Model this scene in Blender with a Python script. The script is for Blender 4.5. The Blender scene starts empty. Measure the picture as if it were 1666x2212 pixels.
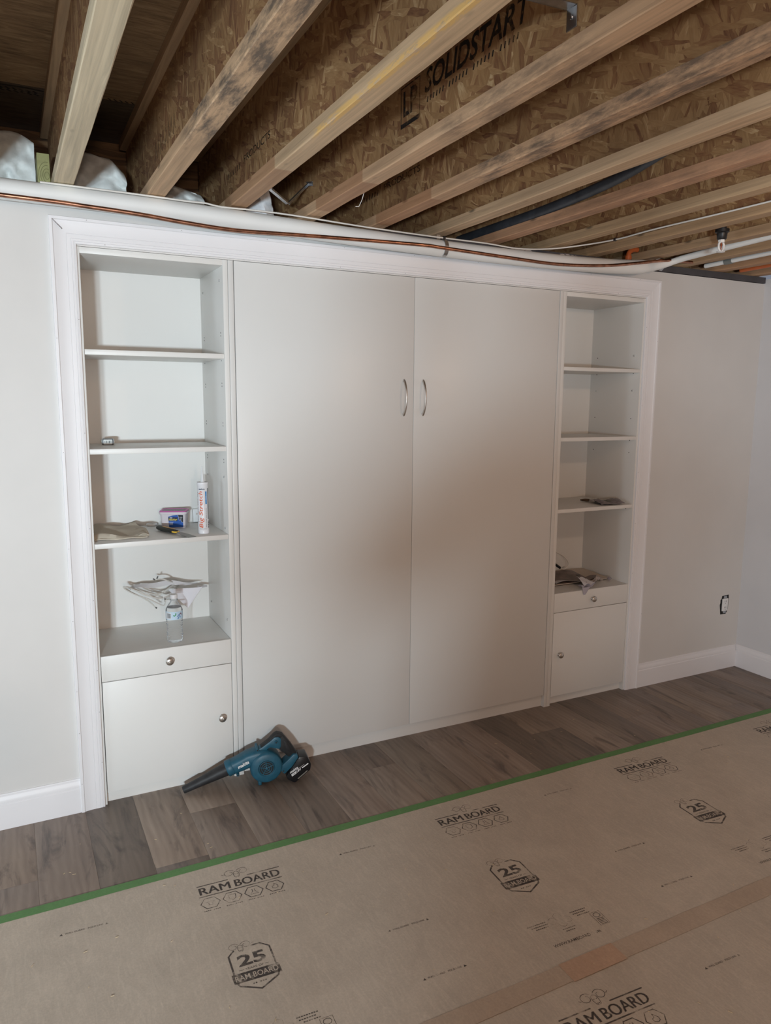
import bpy, bmesh, math, random
from mathutils import Vector, Matrix

random.seed(7)
SC = bpy.context.scene
COL = SC.collection

def lin(r, g, b):
    f = lambda c: (c / 255) / 12.92 if c / 255 <= .04045 else ((c / 255 + .055) / 1.055) ** 2.4
    return (f(r), f(g), f(b))

# ------------------------------------------------------------------ camera
CAM_POS = Vector((0.0, -2.9895, 1.62))
YAW, PITCH, ROLL, FPX = 26.9131, 8.5559, 0.4423, 1608.55
a, b, c = (math.radians(v) for v in (YAW, PITCH, ROLL))
fwd = Vector((math.sin(a) * math.cos(b), math.cos(a) * math.cos(b), -math.sin(b)))
rgt = Vector((math.cos(a), -math.sin(a), 0))
upv = rgt.cross(fwd)
r2 = rgt * math.cos(c) + upv * math.sin(c)
u2 = -rgt * math.sin(c) + upv * math.cos(c)
cam_data = bpy.data.cameras.new('camera')
cam_data.sensor_fit = 'HORIZONTAL'
cam_data.sensor_width = 36.0
cam_data.lens = FPX / 1666 * 36.0
cam_data.clip_start = 0.02
cam = bpy.data.objects.new('camera', cam_data)
mw = Matrix((r2, u2, -fwd)).transposed().to_4x4()
mw.translation = CAM_POS
cam.matrix_world = mw
COL.objects.link(cam)
SC.camera = cam

# ------------------------------------------------------------------ world, lights, exposure
world = bpy.data.worlds.new('world')
SC.world = world
world.use_nodes = True
world.node_tree.nodes['Background'].inputs[0].default_value = (.75, .82, 1, 1)
world.node_tree.nodes['Background'].inputs[1].default_value = 0.25

def area(name, loc, target, sx, sy, power, col):
    d = bpy.data.lights.new(name, 'AREA')
    d.shape = 'RECTANGLE'
    d.size, d.size_y = sx, sy
    d.energy = power
    d.color = col
    o = bpy.data.objects.new(name, d)
    o.location = loc
    o.rotation_euler = (Vector(target) - Vector(loc)).to_track_quat('-Z', 'Y').to_euler()
    COL.objects.link(o)
    return o

def bulb(name, loc, radius, power, col):
    d = bpy.data.lights.new(name, 'POINT')
    d.shadow_soft_size = radius
    d.energy = power
    d.color = col
    o = bpy.data.objects.new(name, d)
    o.location = loc
    COL.objects.link(o)
    return o

# twin-head work light standing behind the camera on the left, aimed at the left half of the wall
for lx, tx, pw, sp in ((-1.15, 1.15, 45, 118), (-.90, .35, 23, 90)):
    wl = area('work_light_head', (lx, -5.0, 1.25), (tx, 0, 1.45), .16, .14, pw, (.76, .91, 1))
    wl.data.spread = math.radians(sp)
# bare bulb between the joists, right of the frame
bulb('ceiling_bulb', (2.5, -2.0, 2.22), .035, 15, (1, .68, .46))
# warm fill light, added unseen behind the camera to lift the ambient level
bulb('warm_fill_light', (-.1, -5.9, 1.6), .07, 114, (1, .75, .60))
# daylight from a window in the left wall
area('window_daylight', (-2.52, -.85, 1.35), (3, -.6, 1.3), .40, 1.2, 17, (.72, .87, 1))

SC.view_settings.view_transform = 'Standard'
SC.view_settings.look = 'None'
SC.view_settings.gamma = 1
SC.view_settings.use_curve_mapping = False
SC.view_settings.exposure = 0.0

# ------------------------------------------------------------------ material helpers
def new_mat(name):
    m = bpy.data.materials.new(name)
    m.use_nodes = True
    nt = m.node_tree
    b = nt.nodes['Principled BSDF']
    return m, nt, b

def nd(nt, typ, **kw):
    n = nt.nodes.new(typ)
    for k, v in kw.items():
        setattr(n, k, v)
    return n

def setin(n, **kw):
    for k, v in kw.items():
        n.inputs[k.replace('_', ' ')].default_value = v

def ramp(nt, fac, stops, interp='LINEAR'):
    r = nt.nodes.new('ShaderNodeValToRGB')
    r.color_ramp.interpolation = interp
    els = r.color_ramp.elements
    while len(els) < len(stops):
        els.new(.5)
    for e, (p, col) in zip(els, stops):
        e.position = p
        e.color = (*col, 1)
    nt.links.new(fac, r.inputs[0])
    return r.outputs[0]

def coords(nt, scale=(1, 1, 1), rot=(0, 0, 0), rnd=0.0, kind='Object'):
    tc = nt.nodes.new('ShaderNodeTexCoord')
    out = tc.outputs[kind]
    if rnd:
        oi = nt.nodes.new('ShaderNodeObjectInfo')
        mul = nd(nt, 'ShaderNodeMath', operation='MULTIPLY')
        mul.inputs[1].default_value = rnd
        nt.links.new(oi.outputs['Random'], mul.inputs[0])
        add = nd(nt, 'ShaderNodeVectorMath', operation='ADD')
        nt.links.new(out, add.inputs[0])
        nt.links.new(mul.outputs[0], add.inputs[1])
        out = add.outputs[0]
    mp = nt.nodes.new('ShaderNodeMapping')
    mp.inputs['Scale'].default_value = scale
    mp.inputs['Rotation'].default_value = rot
    nt.links.new(out, mp.inputs[0])
    return mp.outputs[0]

def noise(nt, vec, scale, detail=4, rough=.55, dist=0):
    n = nt.nodes.new('ShaderNodeTexNoise')
    setin(n, Scale=scale, Detail=detail, Roughness=rough, Distortion=dist)
    nt.links.new(vec, n.inputs['Vector'])
    return n.outputs['Fac']

def mixc(nt, fac, A, B, mode='MIX'):
    m = nt.nodes.new('ShaderNodeMix')
    m.data_type = 'RGBA'
    m.blend_type = mode
    for s, v in ((0, fac), (6, A), (7, B)):
        if isinstance(v, (int, float)):
            m.inputs[s].default_value = v
        elif isinstance(v, tuple):
            m.inputs[s].default_value = (*v, 1)
        else:
            nt.links.new(v, m.inputs[s])
    return m.outputs[2]

def bump(nt, bs, height, strength=.3, dist=.002):
    bn = nt.nodes.new('ShaderNodeBump')
    bn.inputs['Strength'].default_value = strength
    bn.inputs['Distance'].default_value = dist
    nt.links.new(height, bn.inputs['Height'])
    nt.links.new(bn.outputs[0], bs.inputs['Normal'])

def plain(name, col, rough=.5, metal=0.0, var=.06, nscale=8, bmp=0, bscale=200, spec=.5, trans=0, ior=1.45):
    """solid material with slight mottling"""
    m, nt, bs = new_mat(name)
    v = coords(nt)
    n = noise(nt, v, nscale, 3)
    lo = tuple(max(0, x * (1 - var)) for x in col)
    hi = tuple(min(1, x * (1 + var)) for x in col)
    nt.links.new(ramp(nt, n, [(.3, lo), (.7, hi)]), bs.inputs['Base Color'])
    setin(bs, Roughness=rough, Metallic=metal, IOR=ior)
    bs.inputs['Specular IOR Level'].default_value = spec
    bs.inputs['Transmission Weight'].default_value = trans
    if bmp:
        bump(nt, bs, noise(nt, v, bscale, 2), bmp, .001)
    return m

MAT = {}
MAT['drywall'] = plain('painted_drywall', (.67, .65, .63), .62, bmp=.12, bscale=120, var=.025, nscale=3)
MAT['drywall_r'] = plain('painted_drywall_side', (.66, .655, .67), .62, bmp=.12, bscale=120, var=.025, nscale=3)
MAT['trim'] = plain('trim_paint', (.80, .785, .80), .38, var=.012, nscale=5)
MAT['melamine'] = plain('white_melamine', (.75, .74, .715), .42, var=.012, nscale=2, bmp=.03, bscale=500)
MAT['door'] = plain('satin_door_panel', (.70, .69, .67), .36, var=.012, nscale=2, bmp=.03, bscale=400)
MAT['dark'] = plain('dark_recess', (.02, .02, .02), .8)
MAT['nickel'] = plain('brushed_nickel', (.58, .54, .50), .36, 1.0)
MAT['galv'] = plain('galvanised_steel', (.55, .57, .60), .32, 1.0, var=.15, nscale=40)
MAT['pin'] = plain('steel_pin', (.6, .6, .6), .3, 1.0)
MAT['copper'] = plain('copper_pipe', (.48, .25, .17), .34, 1.0, var=.4, nscale=30)
MAT['lineset'] = plain('white_pipe_jacket', (.78, .79, .78), .5, var=.03, nscale=4)
MAT['black_plastic'] = plain('black_plastic', (.012, .012, .013), .42, var=.4, nscale=30)
MAT['duct'] = plain('black_film_tube', (.045, .05, .06), .4, var=.3, nscale=20)
MAT['orange'] = plain('orange_cpvc', (.50, .12, .035), .4)
MAT['white_plastic'] = plain('white_plastic', (.80, .80, .80), .4)
MAT['membrane'] = plain('grey_membrane', (.075, .07, .075), .8, var=.2, nscale=6)
MAT['wire'] = plain('cable_sheath', (.72, .70, .66), .5)
MAT['wire_dk'] = plain('bare_wire_end', (.10, .10, .10), .5)
MAT['insul'] = plain('poly_wrapped_fibreglass', (.72, .76, .75), .62, var=.10, nscale=30, bmp=.9, bscale=55)
MAT['film'] = plain('clear_film_bag', (.75, .77, .80), .12, var=.2, nscale=30, bmp=.6, bscale=60)
MAT['paper'] = plain('white_paper', (.80, .79, .84), .7, var=.02)

def osb_mat(name, cols, sc=1.0, plane='YZ'):
    m, nt, bs = new_mat(name)
    base = coords(nt, rnd=17.0)
    wob = nt.nodes.new('ShaderNodeTexNoise'); setin(wob, Scale=9.0, Detail=2.0)
    nt.links.new(base, wob.inputs['Vector'])
    wm = nd(nt, 'ShaderNodeVectorMath', operation='SCALE'); wm.inputs['Scale'].default_value = .022
    nt.links.new(wob.outputs['Color'], wm.inputs[0])
    wa = nd(nt, 'ShaderNodeVectorMath', operation='ADD')
    nt.links.new(base, wa.inputs[0]); nt.links.new(wm.outputs[0], wa.inputs[1])
    outs = []
    for i, (ang, sy, sz) in enumerate(((78, 9, 62), (62, 6.5, 40), (112, 8, 48), (20, 13, 75))):
        mp = nt.nodes.new('ShaderNodeMapping'); mp.vector_type = 'TEXTURE'
        an = math.radians(ang)
        if plane == 'YZ':
            mp.inputs['Rotation'].default_value = (an, 0, 0)
            mp.inputs['Scale'].default_value = (1, 1 / (sy * sc), 1 / (sz * sc))
        else:
            mp.inputs['Rotation'].default_value = (0, 0, an)
            mp.inputs['Scale'].default_value = (1 / (sy * sc), 1 / (sz * sc), 1)
        mp.inputs['Location'].default_value = (0, i * 1.7, i * .9)
        nt.links.new(wa.outputs[0], mp.inputs[0])
        vo = nt.nodes.new('ShaderNodeTexVoronoi'); vo.voronoi_dimensions = '3D'
        setin(vo, Scale=1.0, Randomness=1.0)
        nt.links.new(mp.outputs[0], vo.inputs['Vector'])
        sep = nt.nodes.new('ShaderNodeSeparateColor'); nt.links.new(vo.outputs['Color'], sep.inputs[0])
        fine = noise(nt, mp.outputs[0], 3.0, 3)
        addm = nd(nt, 'ShaderNodeMath', operation='MULTIPLY_ADD'); addm.inputs[1].default_value = .55
        nt.links.new(fine, addm.inputs[0]); 
        mul = nd(nt, 'ShaderNodeMath', operation='MULTIPLY'); mul.inputs[1].default_value = .55
        nt.links.new(sep.outputs[0], mul.inputs[0]); nt.links.new(mul.outputs[0], addm.inputs[2])
        outs.append((addm.outputs[0], sep.outputs[1], vo.outputs['Distance']))
    cur = outs[0][0]
    for val, msk, _ in outs[1:]:
        gt = nd(nt, 'ShaderNodeMath', operation='GREATER_THAN'); gt.inputs[1].default_value = .60
        nt.links.new(msk, gt.inputs[0])
        mx = nt.nodes.new('ShaderNodeMix')
        nt.links.new(gt.outputs[0], mx.inputs[0]); nt.links.new(cur, mx.inputs[2]); nt.links.new(val, mx.inputs[3])
        cur = mx.outputs[0]
    colr = ramp(nt, cur, [(.10, cols[0]), (.32, cols[1]), (.56, cols[2]), (.80, cols[3]), (.98, cols[4])])
    big = noise(nt, base, 3.0, 3)
    colr = mixc(nt, 1.0, colr, ramp(nt, big, [(.3, (.72, .70, .68)), (.7, (1.12, 1.1, 1.08))]), 'MULTIPLY')
    nt.links.new(colr, bs.inputs['Base Color'])
    setin(bs, Roughness=.72)
    bump(nt, bs, cur, .5, .003)
    return m

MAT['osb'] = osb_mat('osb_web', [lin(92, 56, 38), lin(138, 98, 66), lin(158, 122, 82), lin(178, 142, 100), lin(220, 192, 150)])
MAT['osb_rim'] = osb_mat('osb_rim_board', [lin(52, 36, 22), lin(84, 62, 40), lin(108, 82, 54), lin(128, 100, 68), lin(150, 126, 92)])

def plywood(name, c1, c2, c3):
    m, nt, bs = new_mat(name)
    v = coords(nt, (7, 42, 1), rnd=3)
    n = noise(nt, v, 1.6, 6, .65, .6)
    v2 = coords(nt, (3, 5, 1), rnd=3)
    n2 = noise(nt, v2, 1.2, 3)
    col = ramp(nt, n, [(.25, c1), (.5, c2), (.75, c3)])
    col = mixc(nt, 1.0, col, ramp(nt, n2, [(.3, (.75, .74, .72)), (.75, (1.1, 1.1, 1.1))]), 'MULTIPLY')
    nt.links.new(col, bs.inputs['Base Color'])
    setin(bs, Roughness=.8)
    bump(nt, bs, n, .3, .002)
    return m
MAT['ply'] = plywood('plywood_subfloor', lin(104, 84, 60), lin(152, 126, 94), lin(182, 158, 122))
MAT['ply_dk'] = plywood('weathered_plywood', lin(64, 54, 44), lin(92, 80, 66), lin(112, 98, 82))

def lumber(name, tint, stain=0.0, sy=None, pale=0.0, yellow=None, red=None):
    """spruce flange: grain along Y; optional dark stain band, torn yellow corner and red patch at given Y ranges"""
    m, nt, bs = new_mat(name)
    v = coords(nt, (60, 1.6, 60))
    g = noise(nt, v, 1.0, 5, .6, .8)
    v1 = coords(nt, (14, .9, 14))
    g2 = noise(nt, v1, 1.0, 3, .5, 1.2)
    c = tint
    col = ramp(nt, g, [(.28, tuple(x * .70 for x in c)), (.5, c), (.75, tuple(min(1, x * 1.22) for x in c))])
    col = mixc(nt, 1.0, col, ramp(nt, g2, [(.25, (.80, .76, .72)), (.7, (1.1, 1.08, 1.06))]), 'MULTIPLY')
    # knots
    vo = nt.nodes.new('ShaderNodeTexVoronoi'); setin(vo, Scale=1.0)
    nt.links.new(coords(nt, (9, 3.0, 9)), vo.inputs['Vector'])
    col = mixc(nt, ramp(nt, vo.outputs['Distance'], [(.03, (1, 1, 1)), (.09, (0, 0, 0))]), col, tuple(x * .35 for x in c))
    # grey dirt
    vs = coords(nt, (20, 5, 20), (0, 0, .3))
    ns = noise(nt, vs, 1.3, 6, .7)
    geo = nt.nodes.new('ShaderNodeTexCoord')
    sx = nt.nodes.new('ShaderNodeSeparateXYZ'); nt.links.new(geo.outputs['Object'], sx.inputs[0])
    def band(y0, y1, soft):
        mr = nt.nodes.new('ShaderNodeMapRange'); mr.interpolation_type = 'SMOOTHSTEP'
        nt.links.new(sx.outputs['Y'], mr.inputs[0])
        mr.inputs[1].default_value = y0 - soft; mr.inputs[2].default_value = y0 + soft
        mr2 = nt.nodes.new('ShaderNodeMapRange'); mr2.interpolation_type = 'SMOOTHSTEP'
        nt.links.new(sx.outputs['Y'], mr2.inputs[0])
        mr2.inputs[1].default_value = y1 - soft; mr2.inputs[2].default_value = y1 + soft
        mr2.inputs[3].default_value = 1; mr2.inputs[4].default_value = 0
        mm = nd(nt, 'ShaderNodeMath', operation='MULTIPLY')
        nt.links.new(mr.outputs[0], mm.inputs[0]); nt.links.new(mr2.outputs[0], mm.inputs[1])
        return mm.outputs[0]
    def masked(y0, y1, soft, lo, hi):
        mm = nd(nt, 'ShaderNodeMath', operation='MULTIPLY')
        nt.links.new(ramp(nt, ns, [(lo, (0, 0, 0)), (hi, (1, 1, 1))]), mm.inputs[0])
        nt.links.new(band(y0, y1, soft), mm.inputs[1])
        return mm.outputs[0]
    if stain:
        y0, y1 = sy
        mm = nd(nt, 'ShaderNodeMath', operation='MULTIPLY'); mm.inputs[1].default_value = stain
        nt.links.new(masked(y0, y1, .12, .42, .60), mm.inputs[0])
        col = mixc(nt, mm.outputs[0], col, lin(74, 66, 60))
    if yellow:
        mx_ = nt.nodes.new('ShaderNodeMapRange'); nt.links.new(sx.outputs['X'], mx_.inputs[0])
        mx_.inputs[1].default_value = -.0535; mx_.inputs[2].default_value = -.0475; mx_.inputs[3].default_value = 1; mx_.inputs[4].default_value = 0
        mz_ = nt.nodes.new('ShaderNodeMapRange'); nt.links.new(sx.outputs['Z'], mz_.inputs[0])
        mz_.inputs[1].default_value = .010; mz_.inputs[2].default_value = .018; mz_.inputs[3].default_value = 1; mz_.inputs[4].default_value = 0
        ml_ = nd(nt, 'ShaderNodeMath', operation='MULTIPLY'); nt.links.new(mx_.outputs[0], ml_.inputs[0]); nt.links.new(mz_.outputs[0], ml_.inputs[1])
        mk_ = nd(nt, 'ShaderNodeMath', operation='MULTIPLY'); nt.links.new(ml_.outputs[0], mk_.inputs[0])
        nt.links.new(masked(yellow[0], yellow[1], .05, .44, .50), mk_.inputs[1])
        col = mixc(nt, mk_.outputs[0], col, lin(226, 184, 116))
    if red:
        col = mixc(nt, band(red[0], red[1], .006), col, mixc(nt, .5, col, lin(150, 96, 58)))
    nt.links.new(col, bs.inputs['Base Color'])
    setin(bs, Roughness=.66)
    bump(nt, bs, g, .25, .0015)
    return m

def plank_mat():
    m, nt, bs = new_mat('oak_vinyl_plank')
    v = coords(nt, (16, 1.5, 1), rnd=11)
    g = noise(nt, v, 1.0, 5, .58, 1.0)
    v2 = coords(nt, (6, 1.3, 1), rnd=5)
    g2 = noise(nt, v2, 1.4, 4, .6, 2.2)
    wv = nt.nodes.new('ShaderNodeTexWave'); wv.wave_type = 'BANDS'; wv.bands_direction = 'X'
    setin(wv, Scale=5.5, Distortion=7.0, Detail=3.0, Detail_Scale=1.2)
    nt.links.new(coords(nt, (2.2, .42, 1), rnd=7), wv.inputs['Vector'])
    col = ramp(nt, g, [(.25, lin(118, 104, 94)), (.5, lin(138, 122, 110)), (.75, lin(156, 140, 126))])
    col = mixc(nt, .14, col, ramp(nt, wv.outputs['Fac'], [(.0, lin(100, 86, 78)), (1, lin(164, 148, 134))]))
    col = mixc(nt, ramp(nt, g2, [(.30, (.75, .75, .75)), (.46, (0, 0, 0))]), col, lin(76, 64, 60))
    oi = nt.nodes.new('ShaderNodeObjectInfo')
    col = mixc(nt, 1.0, col, oi.outputs['Color'], 'MULTIPLY')
    # dust
    d = noise(nt, coords(nt, (3, 9, 1), kind='Object'), 2.0, 6, .7)
    col = mixc(nt, ramp(nt, d, [(.60, (0, 0, 0)), (.8, (.22, .22, .22))]), col, lin(190, 178, 165))
    nt.links.new(col, bs.inputs['Base Color'])
    setin(bs, Roughness=.46)
    bump(nt, bs, g, .05, .001)
    return m
MAT['plank'] = plank_mat()
MAT['plank_seam'] = plain('plank_bevel', lin(150, 132, 116), .6)

def board_mat(name, c, dust=.35):
    m, nt, bs = new_mat(name)
    v = coords(nt)
    n1 = noise(nt, v, 3.0, 6, .6, 1.5)
    n2 = noise(nt, coords(nt, (24, 5, 1), (0, 0, .45)), 1.6, 6, .72, 2.5)
    n3 = noise(nt, v, 160, 2)
    col = ramp(nt, n1, [(.3, tuple(x * .90 for x in c)), (.7, tuple(x * 1.08 for x in c))])
    col = mixc(nt, ramp(nt, n2, [(.46, (0, 0, 0)), (.72, (dust, dust, dust))]), col, tuple(min(1, x * 1.38 + .03) for x in c))
    col = mixc(nt, 1.0, col, ramp(nt, n3, [(.3, (.94, .94, .94)), (.7, (1.05, 1.05, 1.05))]), 'MULTIPLY')
    nt.links.new(col, bs.inputs['Base Color'])
    setin(bs, Roughness=.78)
    bump(nt, bs, n2, .18, .0012)
    return m
MAT['board'] = board_mat('brown_protection_board', lin(188, 175, 160))
MAT['tape'] = board_mat('green_masking_tape', lin(96, 138, 84), .1)
MAT['seam_tape'] = board_mat('brown_seam_tape', lin(180, 161, 143), .2)
MAT['seam_tape2'] = board_mat('doubled_seam_tape', lin(184, 153, 130), .2)

def ink_mat(name, col, wear=.5, scale=120):
    m, nt, bs = new_mat(name)
    bs.inputs['Base Color'].default_value = (*col, 1)
    setin(bs, Roughness=.7)
    n = noise(nt, coords(nt), scale, 5, .7)
    n2 = noise(nt, coords(nt), 9, 2)
    ad = nd(nt, 'ShaderNodeMath', operation='ADD'); nt.links.new(n, ad.inputs[0]); nt.links.new(n2, ad.inputs[1])
    av = nd(nt, 'ShaderNodeMath', operation='MULTIPLY'); av.inputs[1].default_value = .5
    nt.links.new(ad.outputs[0], av.inputs[0]); ad = av
    fac = ramp(nt, ad.outputs[0], [(wear * .5, (0, 0, 0)), (min(1, wear * .5 + .16), (1, 1, 1))])
    tr = nt.nodes.new('ShaderNodeBsdfTransparent')
    mx = nt.nodes.new('ShaderNodeMixShader')
    half = nd(nt, 'ShaderNodeMath', operation='DIVIDE'); half.inputs[1].default_value = 1.12
    nt.links.new(fac, half.inputs[0])
    nt.links.new(half.outputs[0], mx.inputs[0]); nt.links.new(tr.outputs[0], mx.inputs[1]); nt.links.new(bs.outputs[0], mx.inputs[2])
    nt.links.new(mx.outputs[0], nt.nodes['Material Output'].inputs[0])
    return m
MAT['ink'] = ink_mat('worn_board_ink', lin(78, 70, 66), .72, 45)
MAT['ink_web'] = ink_mat('stamped_web_ink', lin(30, 26, 24), .66, 60)
MAT['ink_faint'] = ink_mat('faint_board_ink', lin(88, 80, 74), .80, 45)

def flat(name, r, g, b, rough=.5, metal=0):
    if name not in MAT:
        MAT[name] = plain(name, lin(r, g, b), rough, metal, var=.03)
    return MAT[name]

# ------------------------------------------------------------------ mesh helpers
class MB:
    def __init__(s):
        s.v, s.f, s.m = [], [], []
    def add(s, vs, fs, mi=0):
        o = len(s.v)
        s.v += [tuple(v) for v in vs]
        for f in fs:
            s.f.append(tuple(i + o for i in f)); s.m.append(mi)
        return s
    def box(s, x0, x1, y0, y1, z0, z1, mi=0):
        vs = [(x0, y0, z0), (x1, y0, z0), (x1, y1, z0), (x0, y1, z0), (x0, y0, z1), (x1, y0, z1), (x1, y1, z1), (x0, y1, z1)]
        return s.add(vs, [(0, 3, 2, 1), (4, 5, 6, 7), (0, 1, 5, 4), (1, 2, 6, 5), (2, 3, 7, 6), (3, 0, 4, 7)], mi)
    def obox(s, cen, ax, ay, az, hx, hy, hz, mi=0):
        cen, ax, ay, az = Vector(cen), Vector(ax).normalized(), Vector(ay).normalized(), Vector(az).normalized()
        vs = [cen + ax * (hx * i) + ay * (hy * j) + az * (hz * k) for k in (-1, 1) for j, i in ((-1, -1), (-1, 1), (1, 1), (1, -1))]
        return s.add(vs, [(0, 3, 2, 1), (4, 5, 6, 7), (0, 1, 5, 4), (1, 2, 6, 5), (2, 3, 7, 6), (3, 0, 4, 7)], mi)
    def prism(s, poly, fn, d0, d1, mi=0):
        """poly 2D, fn(u,v,d)->xyz"""
        n = len(poly)
        vs = [fn(p[0], p[1], d0) for p in poly] + [fn(p[0], p[1], d1) for p in poly]
        fs = [tuple(range(n - 1, -1, -1)), tuple(range(n, 2 * n))]
        fs += [(i, (i + 1) % n, n + (i + 1) % n, n + i) for i in range(n)]
        return s.add(vs, fs, mi)
    def lathe(s, prof, org, axis, n=24, mi=0, cap=True):
        org, ax = Vector(org), Vector(axis).normalized()
        t = Vector((0, 0, 1)) if abs(ax.z) < .9 else Vector((1, 0, 0))
        e1 = ax.cross(t).normalized(); e2 = ax.cross(e1)
        vs = []
        for r, h in prof:
            for k in range(n):
                an = 2 * math.pi * k / n
                vs.append(org + ax * h + (e1 * math.cos(an) + e2 * math.sin(an)) * r)
        fs = []
        for i in range(len(prof) - 1):
            for k in range(n):
                k2 = (k + 1) % n
                fs.append((i * n + k, i * n + k2, (i + 1) * n + k2, (i + 1) * n + k))
        if cap:
            fs.append(tuple(range(n - 1, -1, -1)))
            fs.append(tuple((len(prof) - 1) * n + k for k in range(n)))
        return s.add(vs, fs, mi)
    def tube(s, pts, r, n=10, mi=0, flat=1.0, up=(0, 0, 1), cap=True):
        pts = [Vector(p) for p in pts]
        rs = r if isinstance(r, (list, tuple)) else [r] * len(pts)
        up = Vector(up)
        vs = []
        prev = None
        for i, p in enumerate(pts):
            t = (pts[min(i + 1, len(pts) - 1)] - pts[max(i - 1, 0)]).normalized()
            if prev is None:
                e1 = t.cross(up)
                if e1.length < 1e-4:
                    e1 = t.cross(Vector((1, 0, 0)))
            else:
                e1 = prev - t * prev.dot(t)
            e1.normalize(); prev = e1
            e2 = t.cross(e1)
            for k in range(n):
                an = 2 * math.pi * k / n
                vs.append(p + e1 * (math.cos(an) * rs[i]) + e2 * (math.sin(an) * rs[i] * flat))
        fs = []
        for i in range(len(pts) - 1):
            for k in range(n):
                k2 = (k + 1) % n
                fs.append((i * n + k, i * n + k2, (i + 1) * n + k2, (i + 1) * n + k))
        if cap:
            fs.append(tuple(range(n - 1, -1, -1)))
            fs.append(tuple((len(pts) - 1) * n + k for k in range(n)))
        return s.add(vs, fs, mi)
    def loft(s, rings, mi=0, cap=True):
        n = len(rings[0]); vs = [p for rg in rings for p in rg]; fs = []
        for i in range(len(rings) - 1):
            for k in range(n):
                k2 = (k + 1) % n
                fs.append((i * n + k, i * n + k2, (i + 1) * n + k2, (i + 1) * n + k))
        if cap:
            fs.append(tuple(range(n - 1, -1, -1)))
            fs.append(tuple((len(rings) - 1) * n + k for k in range(n)))
        return s.add(vs, fs, mi)
    def sheet(s, nx, ny, fn, th=.0006, mi=0):
        """thin two-sided sheet from fn(u,v)->xyz, given thickness along -z-ish normal"""
        P = [[Vector(fn(i / nx, j / ny)) for i in range(nx + 1)] for j in range(ny + 1)]
        top, bot = [], []
        for j in range(ny + 1):
            for i in range(nx + 1):
                du = P[j][min(i + 1, nx)] - P[j][max(i - 1, 0)]
                dv = P[min(j + 1, ny)][i] - P[max(j - 1, 0)][i]
                nn = du.cross(dv)
                nn = nn.normalized() if nn.length > 1e-12 else Vector((0, 0, 1))
                top.append(P[j][i] + nn * th / 2); bot.append(P[j][i] - nn * th / 2)
        N = (nx + 1) * (ny + 1)
        idx = lambda i, j: j * (nx + 1) + i
        fs = []
        for j in range(ny):
            for i in range(nx):
                q = (idx(i, j), idx(i + 1, j), idx(i + 1, j + 1), idx(i, j + 1))
                fs.append(q); fs.append(tuple(N + k for k in reversed(q)))
        edge = [(idx(i, 0), idx(i + 1, 0)) for i in range(nx)] + [(idx(nx, j), idx(nx, j + 1)) for j in range(ny)] \
            + [(idx(i + 1, ny), idx(i, ny)) for i in range(nx)] + [(idx(0, j + 1), idx(0, j)) for j in range(ny)]
        for p, q in edge:
            fs.append((q, p, N + p, N + q))
        return s.add(top + bot, fs, mi)

ORG = {}

def make_mesh(name, mb, mats, org, bevel=0, smooth=0, fix=True):
    me = bpy.data.meshes.new(name)
    o = Vector(org)
    me.from_pydata([tuple(Vector(v) - o) for v in mb.v], [], mb.f)
    for m in (mats if isinstance(mats, (list, tuple)) else [mats]):
        me.materials.append(m)
    me.polygons.foreach_set('material_index', mb.m)
    bm = bmesh.new(); bm.from_mesh(me)
    if fix:
        bmesh.ops.recalc_face_normals(bm, faces=bm.faces)
    if bevel:
        ed = [e for e in bm.edges if len(e.link_faces) == 2 and e.calc_face_angle(0) > .5]
        bmesh.ops.bevel(bm, geom=ed, offset=bevel, segments=2, profile=.5, affect='EDGES', clamp_overlap=True)
    bm.to_mesh(me); bm.free()
    if smooth or bevel:
        me.polygons.foreach_set('use_smooth', [True] * len(me.polygons))
        me.set_sharp_from_angle(angle=math.radians(smooth or 35))
    me.update()
    return me

def props(o, label=None, cat=None, group=None, kind=None):
    if label: o['label'] = label
    if cat: o['category'] = cat
    if group: o['group'] = group
    if kind: o['kind'] = kind

def thing(name, label, cat, loc=(0, 0, 0), group=None, rotz=0.0, local=False):
    """Empty at a thing's base; children are given in world coordinates unless local"""
    o = bpy.data.objects.new(name, None)
    o.empty_display_size = .05
    o.location = loc; o.rotation_euler = (0, 0, rotz)
    COL.objects.link(o)
    ORG[o.name] = Vector((0, 0, 0)) if local else Vector(loc)
    props(o, label, cat, group)
    return o

def part(name, mb, mat, parent, bevel=0, smooth=0, label=None, fix=True):
    org = ORG[parent.name]
    me = make_mesh(name, mb, mat, org, bevel, smooth, fix)
    o = bpy.data.objects.new(name, me)
    COL.objects.link(o)
    o.parent = parent
    ORG[o.name] = org
    if label: o['label'] = label
    return o

def solo(name, mb, mat, loc, label=None, cat=None, group=None, kind=None, bevel=0, smooth=0, fix=True):
    me = make_mesh(name, mb, mat, loc, bevel, smooth, fix)
    o = bpy.data.objects.new(name, me)
    o.location = loc
    COL.objects.link(o)
    ORG[o.name] = Vector(loc)
    props(o, label, cat, group, kind)
    return o

def copy_part(src, parent, off=(0, 0, 0)):
    o = src.copy(); COL.objects.link(o); o.parent = parent
    o.location = Vector(src.location) + Vector(off)
    ORG[o.name] = ORG.get(parent.name, Vector())
    return o

def smoothpath(pts, n=8):
    """Catmull-Rom"""
    P = [Vector(p) for p in pts]
    out = []
    for i in range(len(P) - 1):
        p0, p1, p2, p3 = P[max(i - 1, 0)], P[i], P[i + 1], P[min(i + 2, len(P) - 1)]
        for k in range(n):
            t = k / n
            out.append(.5 * ((2 * p1) + (p2 - p0) * t + (2 * p0 - 5 * p1 + 4 * p2 - p3) * t * t + (3 * p1 - p0 - 3 * p2 + p3) * t ** 3))
    out.append(P[-1])
    return out

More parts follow.
